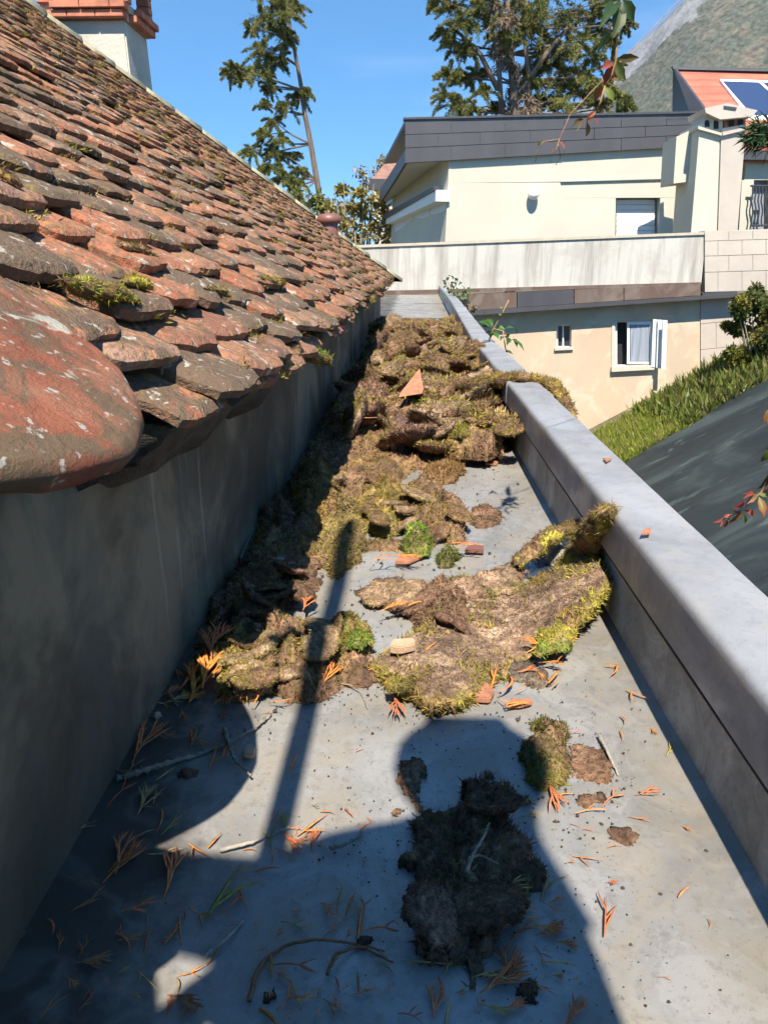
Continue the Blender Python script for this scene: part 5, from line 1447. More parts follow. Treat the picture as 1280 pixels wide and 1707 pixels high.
for (uu, vv, a, b, lb) in ((655, 560, 14, 6, 'bright green moss spot at the back of the far heap'), (768, 715, 16, 9, 'bright green moss spot at the front of the heap near the parapet'), (610, 640, 14, 8, 'green moss spot at the wall side of the far heap'),
                        (735, 648, 15, 7, 'green moss spot in the middle of the far heap'), (600, 1052, 20, 14, 'bright green moss spot right of the pole shadow'), (665, 1128, 26, 12, 'green moss spot on the front rim of the torn mat')):
    clump(lb, ell(uu, vv, a, b), 0.03, zm=0.11 if vv < 800 else 0.05, base=0.095 if vv < 800 else 0.03, pal=np.concatenate([BRIGHT, GREENM[:2]]), fuzz=1.3, fib=0.2)
# cushions in the middle
clump('tall ochre moss cushion half in shade by the wall', ell(526, 800, 48, 44), 0.15, zm=0.075, pal=np.concatenate([OCHRE, OCHRE[:2] * 0.8]), fuzz=1.3, lsc=7, lump=0.35, sc=9, cell=0.05, deep=0.2)
clump('golden moss cushion in front of the tall ochre cushion', ell(568, 868, 44, 60, 20), 0.10, zm=0.05, pal=np.array([(0.30, 0.24, 0.07), (0.34, 0.26, 0.08), (0.22, 0.18, 0.05)]), fuzz=1.2, lsc=9, lump=0.5)
clump('olive moss lump between the golden cushion and the green tufts', ell(640, 835, 46, 42), 0.075, pal=np.concatenate([GREENM, OCHRE]), fuzz=1.0)
clump('grey-brown mossy pad behind the bright green tuft', ell(705, 830, 50, 34), 0.06, pal=np.concatenate([OCHRE, BROWN, GREENM]), fuzz=0.9)
clump('grey-ochre moss lobe beside the small brown disc', ell(752, 855, 30, 40), 0.05, pal=np.concatenate([OCHRE, BROWN[1:]]), fuzz=0.7)
clump('vivid green moss patch in the middle clumps', ell(698, 880, 28, 20), 0.07, pal=BRIGHT, fuzz=1.2, zm=0.05, base=0.01)
clump('small vivid green moss tuft in front of the olive clumps', ell(746, 918, 21, 15), 0.045, pal=BRIGHT, fuzz=1.5, lump=0.4)
clump('small flat brown moss disc on the bare zinc', ell(806, 858, 28, 19), 0.022, pal=np.concatenate([BROWN, np.array([(0.2, 0.09, 0.05)])]), fuzz=0.7, lump=0.4)
clump('low crumbly brown moss strip behind the torn mat', ell(650, 905, 80, 10), 0.02, pal=np.concatenate([BROWN, OCHRE]), fuzz=0.6)
clump('brown crumbly moss lump in shade below the wall', ell(455, 960, 70, 40), 0.05, pal=np.concatenate([BROWN * 0.8, OCHRE[3:]]), fuzz=0.7)
clump('dark moss lump in shade against the wall foot', ell(400, 1010, 60, 34), 0.06, pal=np.concatenate([BROWN * 0.8, GREENM[2:3]]), fuzz=0.8)
clump('shaded moss lump between wall and tall ochre cushion', ell(470, 860, 45, 45), 0.07, pal=np.concatenate([BROWN, OCHRE]), fuzz=0.7)
# torn mats in front
clump('yellow-green moss lump at the left end of the torn mat', ell(402, 1090, 56, 54), 0.065, pal=np.concatenate([GREENM, OCHRE]), fuzz=1.1, lsc=22)
clump('brown-topped moss lump under the pole shadow', ell(470, 1062, 64, 42), 0.075, pal=np.concatenate([BROWN, GREENM]), fuzz=0.8)
clump('low dark moss lump in the pole shadow', ell(505, 1120, 62, 38), 0.045, pal=np.concatenate([BROWN, GREENM[2:3], OCHRE[3:]]), fuzz=0.8)
clump('yellow-green moss fringe right of the pole shadow', ell(580, 1050, 40, 34), 0.06, pal=np.concatenate([GREENM, BRIGHT[:1] * 0.9]), fuzz=1.3)
clump('brown crumbly moss pad left of the torn mat', ell(590, 1105, 52, 26), 0.04, pal=np.concatenate([BROWN, OCHRE]), fuzz=0.5)
z6 = lambda L_: [(280 + a_ / 1.6, 820 + b_ / 1.6) for a_, b_ in L_]
def slab_lift(x, y):
    return 0.010 + 0.055 * np.clip((x - 0.19) / 0.15, 0, 1) ** 1.5 + 0.012 * np.sin(x * 21 + 1)
TANB = np.array([(0.20, 0.125, 0.08), (0.27, 0.175, 0.11), (0.145, 0.09, 0.06), (0.33, 0.225, 0.145)])
clump('large torn moss mat lying brown side up across the gutter', z6([(530, 440), (565, 480), (610, 512), (655, 540), (695, 578), (745, 562), (800, 545), (850, 500), (905, 462), (960, 425), (1010, 405), (1100, 372), (1168, 338), (1182, 280), (1168, 205), (1162, 150), (1120, 175),
       (1062, 238), (985, 232), (915, 226), (850, 215), (790, 205), (740, 225), (765, 300), (720, 345), (655, 375), (600, 400)]), 0.015, zm=0.025, pal=np.concatenate([GREENM, GREENM[:2], OCHRE[:2]]), body=TANB, fuzz=1.1, rim_only=0.02, lift=slab_lift, thick=0.018, fall=0.02, lsc=13, lump=0.5, cell=0, fib=1.1, name='moss_mat', edge=0.012, L=0.014)
clump('upturned brown mat lobe behind the torn mat', z6([(735, 222), (800, 190), (870, 170), (930, 150), (960, 175), (935, 225), (850, 240), (780, 260), (735, 250)]), 0.03, zm=0.045, pal=np.concatenate([BROWN, GREENM[2:3]]), body=TANB, fuzz=0.5, rim_only=0.014, base=0.012, name='moss_mat')
clump('brown and green moss tuft standing on the torn mat', z6([(665, 235), (700, 200), (760, 215), (800, 255), (830, 300), (790, 330), (740, 370), (690, 385), (655, 340)]), 0.085, zm=0.05, pal=np.concatenate([BROWN, BROWN, GREENM]), fuzz=1.1, lsc=16)
clump('crumbly brown soil pad behind the torn mat', z6([(500, 260), (540, 225), (620, 215), (665, 240), (655, 285), (590, 295), (530, 290)]), 0.025, pal=BROWN, body=np.array([(0.17, 0.115, 0.085), (0.12, 0.08, 0.06)]), fuzz=0.25)
clump('bright green moss fringe on the front edge of the torn mat', z6([(985, 350), (1040, 335), (1085, 350), (1070, 385), (1010, 405), (975, 395)]), 0.04, zm=0.055, pal=np.concatenate([BRIGHT, GREENM[:2]]), fuzz=1.4, base=0.03)
clump('grey-brown flat chip of moss in front of the torn mat', z6([(905, 450), (960, 445), (1015, 470), (1025, 505), (960, 520), (910, 490)]), 0.018, pal=BROWN, body=np.array([(0.14, 0.11, 0.08), (0.10, 0.08, 0.06)]), fuzz=0.25, lump=0.4)
roll('curled moss strip arching up behind the water puddle', [on(862, 945, .03), on(885, 918, .05), on(915, 897, .075), on(945, 880, .085), on(966, 876, .07), on(955, 905, .03)], [0.02, 0.02, 0.017, 0.016, 0.012, 0.008], np.concatenate([GREENM, BROWN[:2]]))
roll('shaggy moss tuft leaning up against the parapet cap', [on(938, 950, .02), on(962, 935, .05), on(985, 905, .11), on(1003, 873, .17), on(1022, 846, .215)], [0.03, 0.03, 0.024, 0.022, 0.016], np.concatenate([GREENM, OCHRE, BROWN]), L=0.017)
def over(y): return xr(y)
roll('moss strand draped over the parapet cap and hanging outside', [on(780, 655, .12), on(828, 636, .18), on(866, 631, .215), on(898, 632, .215), on(922, 643, .205), on(934, 658, .195), on(944, 676, .18), on(960, 700, .16)], [0.07, 0.05, 0.028, 0.022, 0.021, 0.019, 0.015, 0.007], np.concatenate([OCHRE, GREENM]), L=0.018, W=0.003)
roll('dark curled mat over the hollow in the heap', [on(735, 660, .12), on(760, 640, .15), on(800, 645, .14), on(790, 672, .10), on(745, 690, .09)], [0.03, 0.035, 0.04, 0.03, 0.02], np.concatenate([BROWN, OCHRE]), L=0.016, W=0.003)
# foreground
clump('sunlit yellow-green moss tuft at the edge of the head shadow', ell(915, 1240, 42, 56, -8), 0.045, zm=0.02, pal=np.array([(0.24, 0.23, 0.03), (0.18, 0.18, 0.03), (0.28, 0.24, 0.06), (0.13, 0.11, 0.03)]), fuzz=1.2)
clump('thin brown moss crust beside the sunlit tuft', ell(985, 1270, 44, 30, 30), 0.008, pal=BROWN, fuzz=0.25, edge=0.02)
clump('thin brown crust speck near the sunlit tuft', ell(1040, 1392, 24, 16), 0.006, pal=BROWN, fuzz=0.2, edge=0.015)
clump('faint brown crust patch left of the rust fan sprig', ell(992, 1332, 26, 14), 0.005, pal=BROWN, fuzz=0.2, edge=0.015)
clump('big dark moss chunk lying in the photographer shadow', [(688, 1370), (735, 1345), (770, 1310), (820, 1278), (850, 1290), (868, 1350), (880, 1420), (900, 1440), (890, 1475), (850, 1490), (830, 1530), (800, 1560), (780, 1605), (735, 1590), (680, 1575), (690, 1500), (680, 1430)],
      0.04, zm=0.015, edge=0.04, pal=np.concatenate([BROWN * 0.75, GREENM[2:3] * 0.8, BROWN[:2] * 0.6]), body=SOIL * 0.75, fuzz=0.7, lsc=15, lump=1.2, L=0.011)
clump('bright green tuft on the side of the dark chunk', ell(884, 1440, 16, 22), 0.05, zm=0.03, pal=BRIGHT * 0.8, fuzz=1.4)
clump('thin brown crust patch behind the dark chunk', [(660, 1265), (690, 1252), (712, 1262), (706, 1310), (700, 1345), (680, 1325), (655, 1300)], 0.012, pal=BROWN, fuzz=0.3)
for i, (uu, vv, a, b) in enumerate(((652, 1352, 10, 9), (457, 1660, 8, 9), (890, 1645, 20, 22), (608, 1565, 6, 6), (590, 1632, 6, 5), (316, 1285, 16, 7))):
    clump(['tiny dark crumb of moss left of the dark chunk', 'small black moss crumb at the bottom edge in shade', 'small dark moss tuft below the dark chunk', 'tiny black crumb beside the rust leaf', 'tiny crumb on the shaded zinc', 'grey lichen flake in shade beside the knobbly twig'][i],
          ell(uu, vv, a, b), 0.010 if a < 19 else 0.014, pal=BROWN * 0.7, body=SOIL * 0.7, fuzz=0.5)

# moss growing on the roof
def roof_hit(u_, v_, h=0.06):
    n_ = np.array([SP, 0, CP]); p0 = roof_pt(0, 0, h); d = ray(u_, v_)
    return CAM + d * (np.dot(p0 - CAM, n_) / np.dot(d, n_))
def roof_tuft(label, pix, rad, pal, h=0.076, L=0.010):
    return roll(label, [roof_hit(u_, v_, h) for u_, v_ in pix], rad, pal, name='roof_moss_tuft', group='moss tufts on the tiled roof', L=L, flat=0.55)
roof_tuft('yellow-green moss cushion on the tiles beside the big loose tile', [(105, 468), (150, 482), (195, 490), (232, 505)], [0.008, 0.014, 0.016, 0.008], np.concatenate([GREENM, BRIGHT[:1]]))
roof_tuft('green moss creeping out under a dark tile edge', [(205, 470), (232, 470), (255, 482)], [0.008, 0.012, 0.006], GREENM)
roof_tuft('green moss tuft between tiles above the eave', [(340, 480), (372, 486), (385, 495)], [0.005, 0.012, 0.005], GREENM)
roof_tuft('small moss tuft at a tile corner in the second row', [(430, 462), (455, 470), (475, 472)], [0.005, 0.012, 0.005], GREENM)
roof_tuft('bright moss tuft hanging off the eave over the gutter', [(505, 585), (525, 592), (545, 600)], [0.01, 0.022, 0.014], np.concatenate([BRIGHT[:1], GREENM]), 0.03, 0.016)
roof_tuft('brown moss hanging from the eave tile end', [(478, 560), (486, 580), (488, 592)], [0.008, 0.014, 0.008], np.concatenate([BROWN, OCHRE]), 0.045)
roof_tuft('ochre moss lodged under a tile at the picture edge', [(0, 285), (20, 300), (38, 312)], [0.012, 0.014, 0.006], OCHRE)
roof_tuft('green moss in the joint right of the split tile', [(205, 410), (235, 418), (262, 428)], [0.006, 0.012, 0.006], np.concatenate([GREENM, OCHRE]))
# scattered small growth in the joints of the whole slope: one mass
r = np.random.default_rng(404)
Vs, Fs, Cs = [], [], []; bb = 0
for q in spots:
    if r.random() > 0.75: continue
    p = roof_pt(q[0] + r.uniform(-0.01, 0.04), q[1] + TW * r.choice([-0.5, 0.5, r.uniform(-.5, .5)]), q[2] - 0.006)
    uu, vv, zc_ = proj(p)
    if not (-20 < uu < 690 and -10 < vv < 800) or zc_ < 0.5: continue
    n = int(r.uniform(10, 60)) if zc_ < 5 else int(r.uniform(4, 14))
    big = 1 + 0.18 * zc_
    C = p + np.stack([r.normal(0, 0.009, n), r.normal(0, 0.022, n), r.normal(0, 0.003, n)], 1)
    dv = np.stack([0.6 + r.normal(0, 0.5, n), r.normal(0, 0.6, n), 0.5 + r.normal(0, 0.4, n)], 1)
    pl = (GREENM if r.random() < 0.45 else OCHRE)
    V, F, Cl = cards(C, dv, 0.009 * big * r.uniform(0.6, 1.3, n), 0.0020 * big, pl[r.integers(0, 4, n)] * r.uniform(0.6, 1.1, (n, 1)), r)
    Vs.append(V); Fs.append(F + bb); Cs.append(Cl); bb += len(V)
o = link_mesh('joint_moss', mesh_np('joint_moss', np.concatenate(Vs), np.concatenate(Fs), M['shoots'], False, np.concatenate(Cs)), roof); o['kind'] = 'stuff'
# ---------------------------------------------------------------- dry cedar sprigs, twigs, shards
def sprig_mat():
    t = NT('cedar_sprig'); p = t.pos()
    oc = t.node('ShaderNodeObjectInfo').outputs['Color']
    n = t.noise(p, 140, 4, 0.6)
    c = t.mix(1.0, oc, t.ramp(n, [(0.3, 0.65), (0.7, 1.3)]), 'MULTIPLY')
    return t.out(c, 0.75, t.bump(t.noise(p, 900, 2), 0.4, 0.0006), spec=0.3)
M['cedar'] = sprig_mat()
def finger(mb, p0, ang, L, w, r, curl):
    """one scale-leaved branchlet: a flattened tapering spindle that bends"""
    pts = []; a = ang; p = np.array(p0, float); n = 5
    for i in range(n + 1):
        pts.append(p.copy())
        p = p + np.array([math.cos(a), math.sin(a), 0]) * L / n
        a += curl / n
        p[2] = p0[2] + 0.10 * L * math.sin(math.pi * (i + 1) / n * 0.7) + r.normal(0, 0.004 * L)
    b = len(mb.V)
    for i, q in enumerate(pts):
        t = i / n; ww = w * (0.7 + 0.5 * math.sin(math.pi * min(1, t * 1.1))) * (1 - 0.75 * t ** 3)
        d = pts[min(i + 1, n)] - pts[max(i - 1, 0)]; d = d / np.linalg.norm(d); s = np.array([-d[1], d[0], 0])
        for o_ in (s * ww, np.array([0, 0, ww * 0.45]), -s * ww, np.array([0, 0, -ww * 0.45])):
            mb.V.append(tuple(q + o_))
    for i in range(n):
        for k in range(4):
            k2 = (k + 1) % 4
            mb.F.append((b + i * 4 + k, b + i * 4 + k2, b + i * 4 + 4 + k2, b + i * 4 + 4 + k))
    mb.F.append((b + n * 4, b + n * 4 + 1, b + n * 4 + 2, b + n * 4 + 3))
    return pts
def make_sprig(kind, seed):
    r = np.random.default_rng(seed); mb = MB()
    if kind == 'fan':
        st = finger(mb, (0, 0, 0.006), 0, 0.95, 0.024, r, r.normal(0, 0.7))
        for i in range(1, 5):
            for sgn in (-1, 1):
                if r.random() < 0.22: continue
                p = st[i] * 0.9
                f2 = finger(mb, (p[0], p[1], p[2]), sgn * r.uniform(0.18, 0.5), (0.85 - 0.12 * i) * r.uniform(0.75, 1.15), 0.024, r, -sgn * r.uniform(0.1, 0.5))
                if i < 3: finger(mb, f2[2], sgn * r.uniform(0.35, 0.8), 0.35 * r.uniform(0.7, 1.2), 0.02, r, -sgn * 0.3)
    elif kind == 'fork':
        st = finger(mb, (0, 0, 0.006), 0, 1.0, 0.024, r, r.normal(0, 0.6))
        for k in range(r.integers(1, 4)):
            i = r.integers(1, 4); sgn = r.choice([-1, 1])
            finger(mb, st[i], sgn * r.uniform(0.4, 0.9), r.uniform(0.3, 0.6), 0.024, r, -sgn * 0.3)
    else:
        finger(mb, (0, 0, 0.004), 0, 1.0, 0.045, r, r.normal(0, 0.5))
    V = np.array(mb.V); V[:, 0] -= 0.5
    return mesh_np('cedar_' + kind, V, mb.F, M['cedar'], True)
SPR = {'f': [make_sprig('fan', 500 + i) for i in range(12)], 'y': [make_sprig('fork', 520 + i) for i in range(10)], 'c': [make_sprig('needle', 540 + i) for i in range(4)]}
CO = {'o': ((0.60, 0.22, 0.045), 'bright orange'), 'r': ((0.58, 0.18, 0.065), 'rust red'), 't': ((0.46, 0.31, 0.12), 'tan'), 'b': ((0.38, 0.18, 0.08), 'dark brown'), 'g': ((0.36, 0.30, 0.07), 'olive yellow')}
KN = {'f': 'fan-shaped', 'y': 'forked', 'c': 'straight'}
SP_LIST = """1022,1112,28,-10,c,o 1065,1164,55,-35,y,o 1042,1200,25,-40,c,o 1037,1226,20,-65,c,o 1117,1248,28,60,y,g 1080,1323,44,5,f,r 1014,1331,34,50,y,r 983,1354,52,5,y,o 1068,1367,42,-15,y,o 981,1382,20,0,c,r 1024,1410,24,15,c,o
981,1434,54,-15,y,o 1020,1472,22,-5,f,r 1009,1531,66,85,y,r 1186,1379,18,15,c,o 863,1173,44,5,c,o 873,1334,42,-20,f,t 883,1363,44,0,f,t 919,1331,54,-80,f,r 942,1324,28,10,c,o 847,1491,90,15,f,t 817,1554,64,40,y,r 912,1475,54,65,y,t
925,1518,54,-30,y,r 919,1554,56,10,f,r 945,1573,44,-10,f,o 889,1534,38,35,c,r 902,1596,48,-60,y,b 817,1587,64,-60,y,b 850,1609,66,80,f,r 709,1609,78,-10,y,t 745,1613,32,70,c,t 824,1623,74,10,y,t 837,1639,84,25,f,r 909,1652,54,-35,y,r
797,1675,36,70,y,o 860,1678,40,10,f,r 955,1688,56,60,f,r 827,1685,54,-20,f,t 745,1685,44,85,c,t 491,1270,34,60,c,r 523,1378,64,30,y,o 483,1408,50,-60,f,r 522,1402,34,80,f,r 542,1412,28,-50,y,t 471,1371,28,60,y,g 493,1381,28,5,c,r
456,1427,28,80,y,r 582,1356,22,-50,c,r 604,1378,24,70,c,r 548,1353,28,0,c,o 582,1507,38,75,c,r 601,1538,56,80,c,r 551,1523,44,-60,y,r 557,1550,50,40,y,r 499,1544,64,-15,y,t 493,1609,84,0,y,r 554,1612,46,60,y,t 647,1612,44,-25,c,t
486,1665,64,40,y,r 533,1686,46,50,y,t 418,1415,28,10,c,o 409,1449,44,20,c,o 446,1449,44,8,c,r 598,1637,34,90,c,b 334,1140,78,60,f,o 326,1128,70,40,f,o 345,1120,60,75,f,o 295,1171,56,10,f,t 242,1242,78,50,f,r 359,1260,44,60,y,r 384,1146,28,75,y,o
260,1327,28,75,y,t 245,1345,34,15,c,b 292,1374,60,40,y,g 245,1388,34,20,c,t 210,1438,100,40,f,r 205,1425,70,70,f,r 288,1459,88,70,f,r 277,1430,60,-10,y,t 359,1402,34,45,c,o 334,1424,50,-40,y,o 373,1491,110,55,y,g 149,1505,66,25,y,b
242,1512,80,12,y,r 139,1580,46,70,y,b 156,1605,60,5,f,b 245,1569,34,75,c,r 366,1584,66,50,y,o 324,1626,54,0,y,o 245,1637,46,-50,y,t 309,1669,66,-20,f,b 85,1676,66,55,y,b 121,1463,18,0,c,b 40,1560,40,30,y,b
905,1082,64,15,f,o 942,1072,44,10,f,o 890,1076,50,160,f,o 824,1132,44,70,y,o 861,1176,38,10,c,o 549,1126,46,60,f,o 538,1118,40,100,f,r 417,1160,46,-5,f,o 467,1172,40,-10,y,o 674,932,52,-10,f,o 636,932,40,10,y,r 780,912,46,5,y,o 655,1014,50,10,f,o 717,1082,34,30,c,o 361,1064,44,60,f,r 350,1075,40,100,f,r
511,1007,24,60,f,r 770,908,40,-10,f,r 1090,1010,20,20,c,o 880,1120,40,0,f,r 918,1108,46,-5,f,o 600,1250,16,20,c,o 692,1005,30,20,c,o 240,1190,40,30,f,b 262,1165,44,70,f,b 285,1155,40,20,f,r 225,1270,40,60,y,b"""
re_ = np.random.default_rng(91)
EXTRA = []
for (u0_, u1_, v0_, v1_, n_, l0, l1, ks_) in ((400, 960, 1490, 1700, 34, 22, 60, 'rrotb'), (90, 400, 1210, 1690, 26, 20, 60, 'rrbot'), (300, 960, 1120, 1190, 24, 18, 44, 'ooro'), (930, 1200, 1060, 1660, 14, 10, 26, 'oor'), (430, 640, 1340, 1460, 10, 16, 40, 'oorg'), (120, 1000, 1480, 1700, 40, 12, 30, 'orrt'), (200, 420, 1120, 1240, 16, 16, 36, 'oorb')):
    for _ in range(n_):
        EXTRA.append('%.0f,%.0f,%.0f,%.0f,%s,%s' % (re_.uniform(u0_, u1_), re_.uniform(v0_, v1_), re_.uniform(l0, l1), re_.uniform(-90, 90), re_.choice(list('fyyc')), re_.choice(list(ks_))))
for i, it in enumerate(SP_LIST.split() + EXTRA):
    uu, vv, L_, an, kd, cc = it.split(','); uu, vv, L_, an = map(float, (uu, vv, L_, an))
    zb_ = 0.0035
    if 880 < vv < 1180 and 340 < uu < 960: zb_ = 0.012 if vv > 1100 else 0.03
    dx, dy = math.cos(R(an)) * L_ / 2, -math.sin(R(an)) * L_ / 2
    a, b = on(uu - dx, vv - dy, zb_), on(uu + dx, vv + dy, zb_)
    Lw = float(np.clip(np.linalg.norm(b - a), 0.012, 0.11)); rz = math.atan2(b[1] - a[1], b[0] - a[0]); c = (a + b) / 2
    me = SPR[kd][i % len(SPR[kd])]
    o = link_mesh('cedar_sprig', me); o.location = c; o.rotation_euler = (rng.normal(0, 0.12), rng.normal(0, 0.06), rz); o.scale = (Lw, Lw * rng.uniform(0.85, 1.15), Lw)
    k = np.array(CO[cc][0]) * rng.uniform(0.8, 1.2); o.color = (*k, 1)
    where = 'on the torn mats' if zb_ > 0.01 else 'in shade on the zinc' if (uu < 380 and vv > 1190) or (400 < uu < 1000 and vv > 1440) else 'in sun on the zinc'
    where += ' near the wall' if c[0] < -0.16 else ' near the parapet' if c[0] > 0.18 else ' in mid-gutter' if vv < 1560 else ' at the bottom edge'
    tag(o, f'{CO[cc][1]} {KN[kd]} cedar sprig {where}', 'sprig', f'{CO[cc][1]} {KN[kd]} cedar sprigs {where}')

def stick(label, pix, rad, mat, z=0.006, knob=0.0, n=7, group=None, name='twig'):
    r = np.random.default_rng(int(pix[0][0]))
    P_ = np.array([on(u_, v_, z + 0.004 * math.sin(i * 2.1)) for i, (u_, v_) in enumerate(pix)])
    t0 = np.linspace(0, 1, len(P_)); m_ = 10 * len(P_); tt = np.linspace(0, 1, m_)
    C = np.stack([np.interp(tt, t0, P_[:, k]) for k in range(3)], 1)
    for _ in range(4): C[1:-1] = (C[:-2] + 2 * C[1:-1] + C[2:]) / 4
    C += r.normal(0, rad * 0.12, C.shape)
    rd = [rad * (1 - 0.55 * t) * (1 + knob * (0.5 if i % 3 == 0 else -0.15)) for i, t in enumerate(tt)]
    mb = MB().tube(C, rd, n)
    if knob:
        for i in range(2, m_ - 2, 2):
            d = unit(r.normal(size=3)); d[2] = abs(d[2])
            mb.tube([C[i], C[i] + d * rd[i] * 2.0], [rd[i] * 0.5, rd[i] * 0.25], 4)
    return tag(mb.build(name, mat, None, True), label, 'twig', group)
stick('long knobbly conifer twig lying across the shadow edge', [(196, 1298), (260, 1278), (330, 1258), (378, 1238), (420, 1216), (452, 1192)], 0.0036, M['twig'], 0.006, 0.9)
stick('short knobbly side twig crossing the long twig', [(374, 1216), (382, 1240), (392, 1268), (418, 1292)], 0.003, M['twig'], 0.011, 0.9)
stick('bleached thin twig across the pole shadow', [(366, 1418), (420, 1404), (452, 1390), (482, 1378)], 0.0024, M['twig_pale'])
stick('bleached twig in the small patch of sun', [(342, 1592), (372, 1570), (406, 1536)], 0.0024, M['twig_pale'])
stick('pale mortar-like stick beside the sunlit moss tuft', [(998, 1226), (1012, 1252), (1030, 1292)], 0.0028, M['twig_pale'])
stick('grey beaded twig fragment in the photographer shadow', [(552, 1414), (575, 1408), (604, 1392)], 0.0022, M['twig'], 0.006, 1.0)
stick('thin curled rootlet in front of the torn mat', [(560, 1138), (585, 1142), (602, 1156), (612, 1180)], 0.0012, M['twig'])
stick('thin dark rootlet lying against the wall foot', [(402, 930), (412, 905), (424, 880), (430, 858)], 0.0014, M['twig'], 0.02)
stick('long curved rust-brown cedar twig in the bottom shade', [(416, 1668), (424, 1630), (440, 1602), (478, 1574), (532, 1566), (590, 1572), (655, 1604)], 0.0022, M['twig_rust'] if 'twig_rust' in M else M.setdefault('twig_rust', plain('rust_twig', (0.30, 0.12, 0.05), 0.85, 0.3, 90, 0.6, bd=0.002)))
stick('second rust-brown cedar twig below the curved one', [(545, 1624), (560, 1590), (590, 1580), (615, 1578), (640, 1586)], 0.0018, M['twig_rust'])
stick('thin orange stem lying on the moss heap', [(582, 702), (600, 697), (630, 696)], 0.003, M['shard'], 0.10)
stick('dark bent rootlet on the dark moss chunk', [(778, 1452), (790, 1420), (806, 1395), (815, 1372)], 0.0018, M['twig'], 0.075)
stick('second bent rootlet on the dark moss chunk', [(780, 1455), (782, 1430), (800, 1425), (830, 1440)], 0.0016, M['twig'], 0.07)
stick('small dark twig on the bare zinc near the parapet', [(835, 832), (850, 838), (866, 846)], 0.002, M['twig'])

def shard(label, pix, z, h, mat, tilt=None, name='tile_shard', cat='shard', group=None):
    P_ = [on(u_, v_, z) for u_, v_ in pix]
    c = np.mean(P_, axis=0)
    mb = MB().prism(P_[::-1], (0, 0, h)); o = mb.build(name, mat, None, False, bevel=min(h * 0.3, 0.002))
    if tilt:
        m_ = Matrix.Translation(Vector(c)) @ Matrix.Rotation(R(tilt[0]), 4, 'X') @ Matrix.Rotation(R(tilt[1]), 4, 'Y') @ Matrix.Translation(-Vector(c))
        o.matrix_world = m_
    return tag(o, label, cat, group)
shard('small pale orange tile shard beside the knobbly twig', [(405, 1266), (408, 1250), (420, 1246), (427, 1254), (424, 1266)], 0.002, 0.008, M['shard_pale'])
shard('orange tile shard at the front tip of the torn mat', [(786, 1172), (792, 1150), (812, 1146), (824, 1160), (816, 1174)], 0.004, 0.010, M['shard'])
shard('orange tile flake right of the front mat tip', [(845, 1182), (850, 1170), (885, 1169), (888, 1176), (868, 1182)], 0.004, 0.006, M['shard'])
shard('pinkish tile fragment embedded in the torn mat', [(650, 1090), (654, 1078), (690, 1075), (692, 1086), (668, 1092)], 0.035, 0.014, M['shard_pale'])
shard('orange tile flake behind the torn mat', [(658, 942), (668, 925), (692, 924), (704, 932), (682, 942)], 0.003, 0.008, M['shard'])
o = MB().prism([at(664, 662, 2.62), at(703, 656, 2.66), at(697, 620, 2.80)], (0.006, 0.02, 0.012)).build('tile_shard', M['shard'], None)
tag(o, 'triangular tile shard standing upright in the moss heap', 'shard')
shard('small orange flake on the zinc near the heap front', [(808, 776), (812, 770), (832, 769), (828, 777)], 0.003, 0.008, M['shard'])
shard('small orange leaf fragment on the parapet cap', [(1068, 893), (1072, 884), (1084, 882), (1083, 892)], 0.2085, 0.003, M['shard'])
shard('tiny orange fragment farther along the parapet cap', [(1010, 772), (1004, 765), (1020, 766)], 0.2085, 0.003, M['shard'])
shard('dark red tile fragment beside the small green tuft', [(774, 922), (780, 915), (806, 916), (806, 924)], 0.004, 0.010, M['vent'])
def pebble(label, u_, v_, rad, mat, z=0.0, group=None, name='pebble', cat='stone', fl=0.6):
    bm = bmesh.new(); bmesh.ops.create_icosphere(bm, subdivisions=3, radius=1)
    sd_ = u_ * 0.7
    for v in bm.verts: v.co *= 1 + 0.35 * fbm(v.co * 1.3 + Vector((sd_, 0, 0)), 4)
    me = bpy.data.meshes.new(name); bm.to_mesh(me); bm.free(); me.materials.append(mat)
    o = link_mesh(name, me); p = on(u_, v_, z); o.location = (p[0], p[1], z + rad * fl * 0.8); o.scale = (rad, rad * 0.8, rad * fl); o.rotation_euler = (0, 0, sd_)
    return tag(o, label, cat, group)
pebble('pale grey stone in shade at the foot of the wall', 470, 941, 0.013, M['stone'], 0.02)
pebble('dull stone beside the pale stone in the shade', 446, 938, 0.014, M['deck'], 0.02)
pebble('small reddish stone by the wall foot', 263, 1196, 0.007, M['shard_pale'])
pebble('pale lichen-white lump beside the water puddle', 926, 938, 0.030, M['stone'], 0.004, fl=0.75)
for i, (uu, vv) in enumerate(((1176, 1420), (1037, 1482), (1100, 1492), (1176, 1276), (1212, 1150), (1053, 1143), (888, 770), (1080, 1040))):
    pebble('tiny dark grit grain on the sunlit zinc floor', uu, vv, 0.0024, M['deck'], group='grit grains on the sunlit floor', name='grit_grain', cat='grit')
# puddle behind the torn mat
pts = [on(u_, v_, 0.0045) for u_, v_ in ((858, 948), (870, 925), (905, 912), (940, 900), (968, 905), (962, 935), (940, 958), (905, 966), (868, 962))]
o = link_mesh('puddle', mesh_np('puddle', pts, [tuple(range(len(pts)))[::-1]], M['water'])); tag(o, 'small dark water puddle inside the curled moss mat', 'puddle')
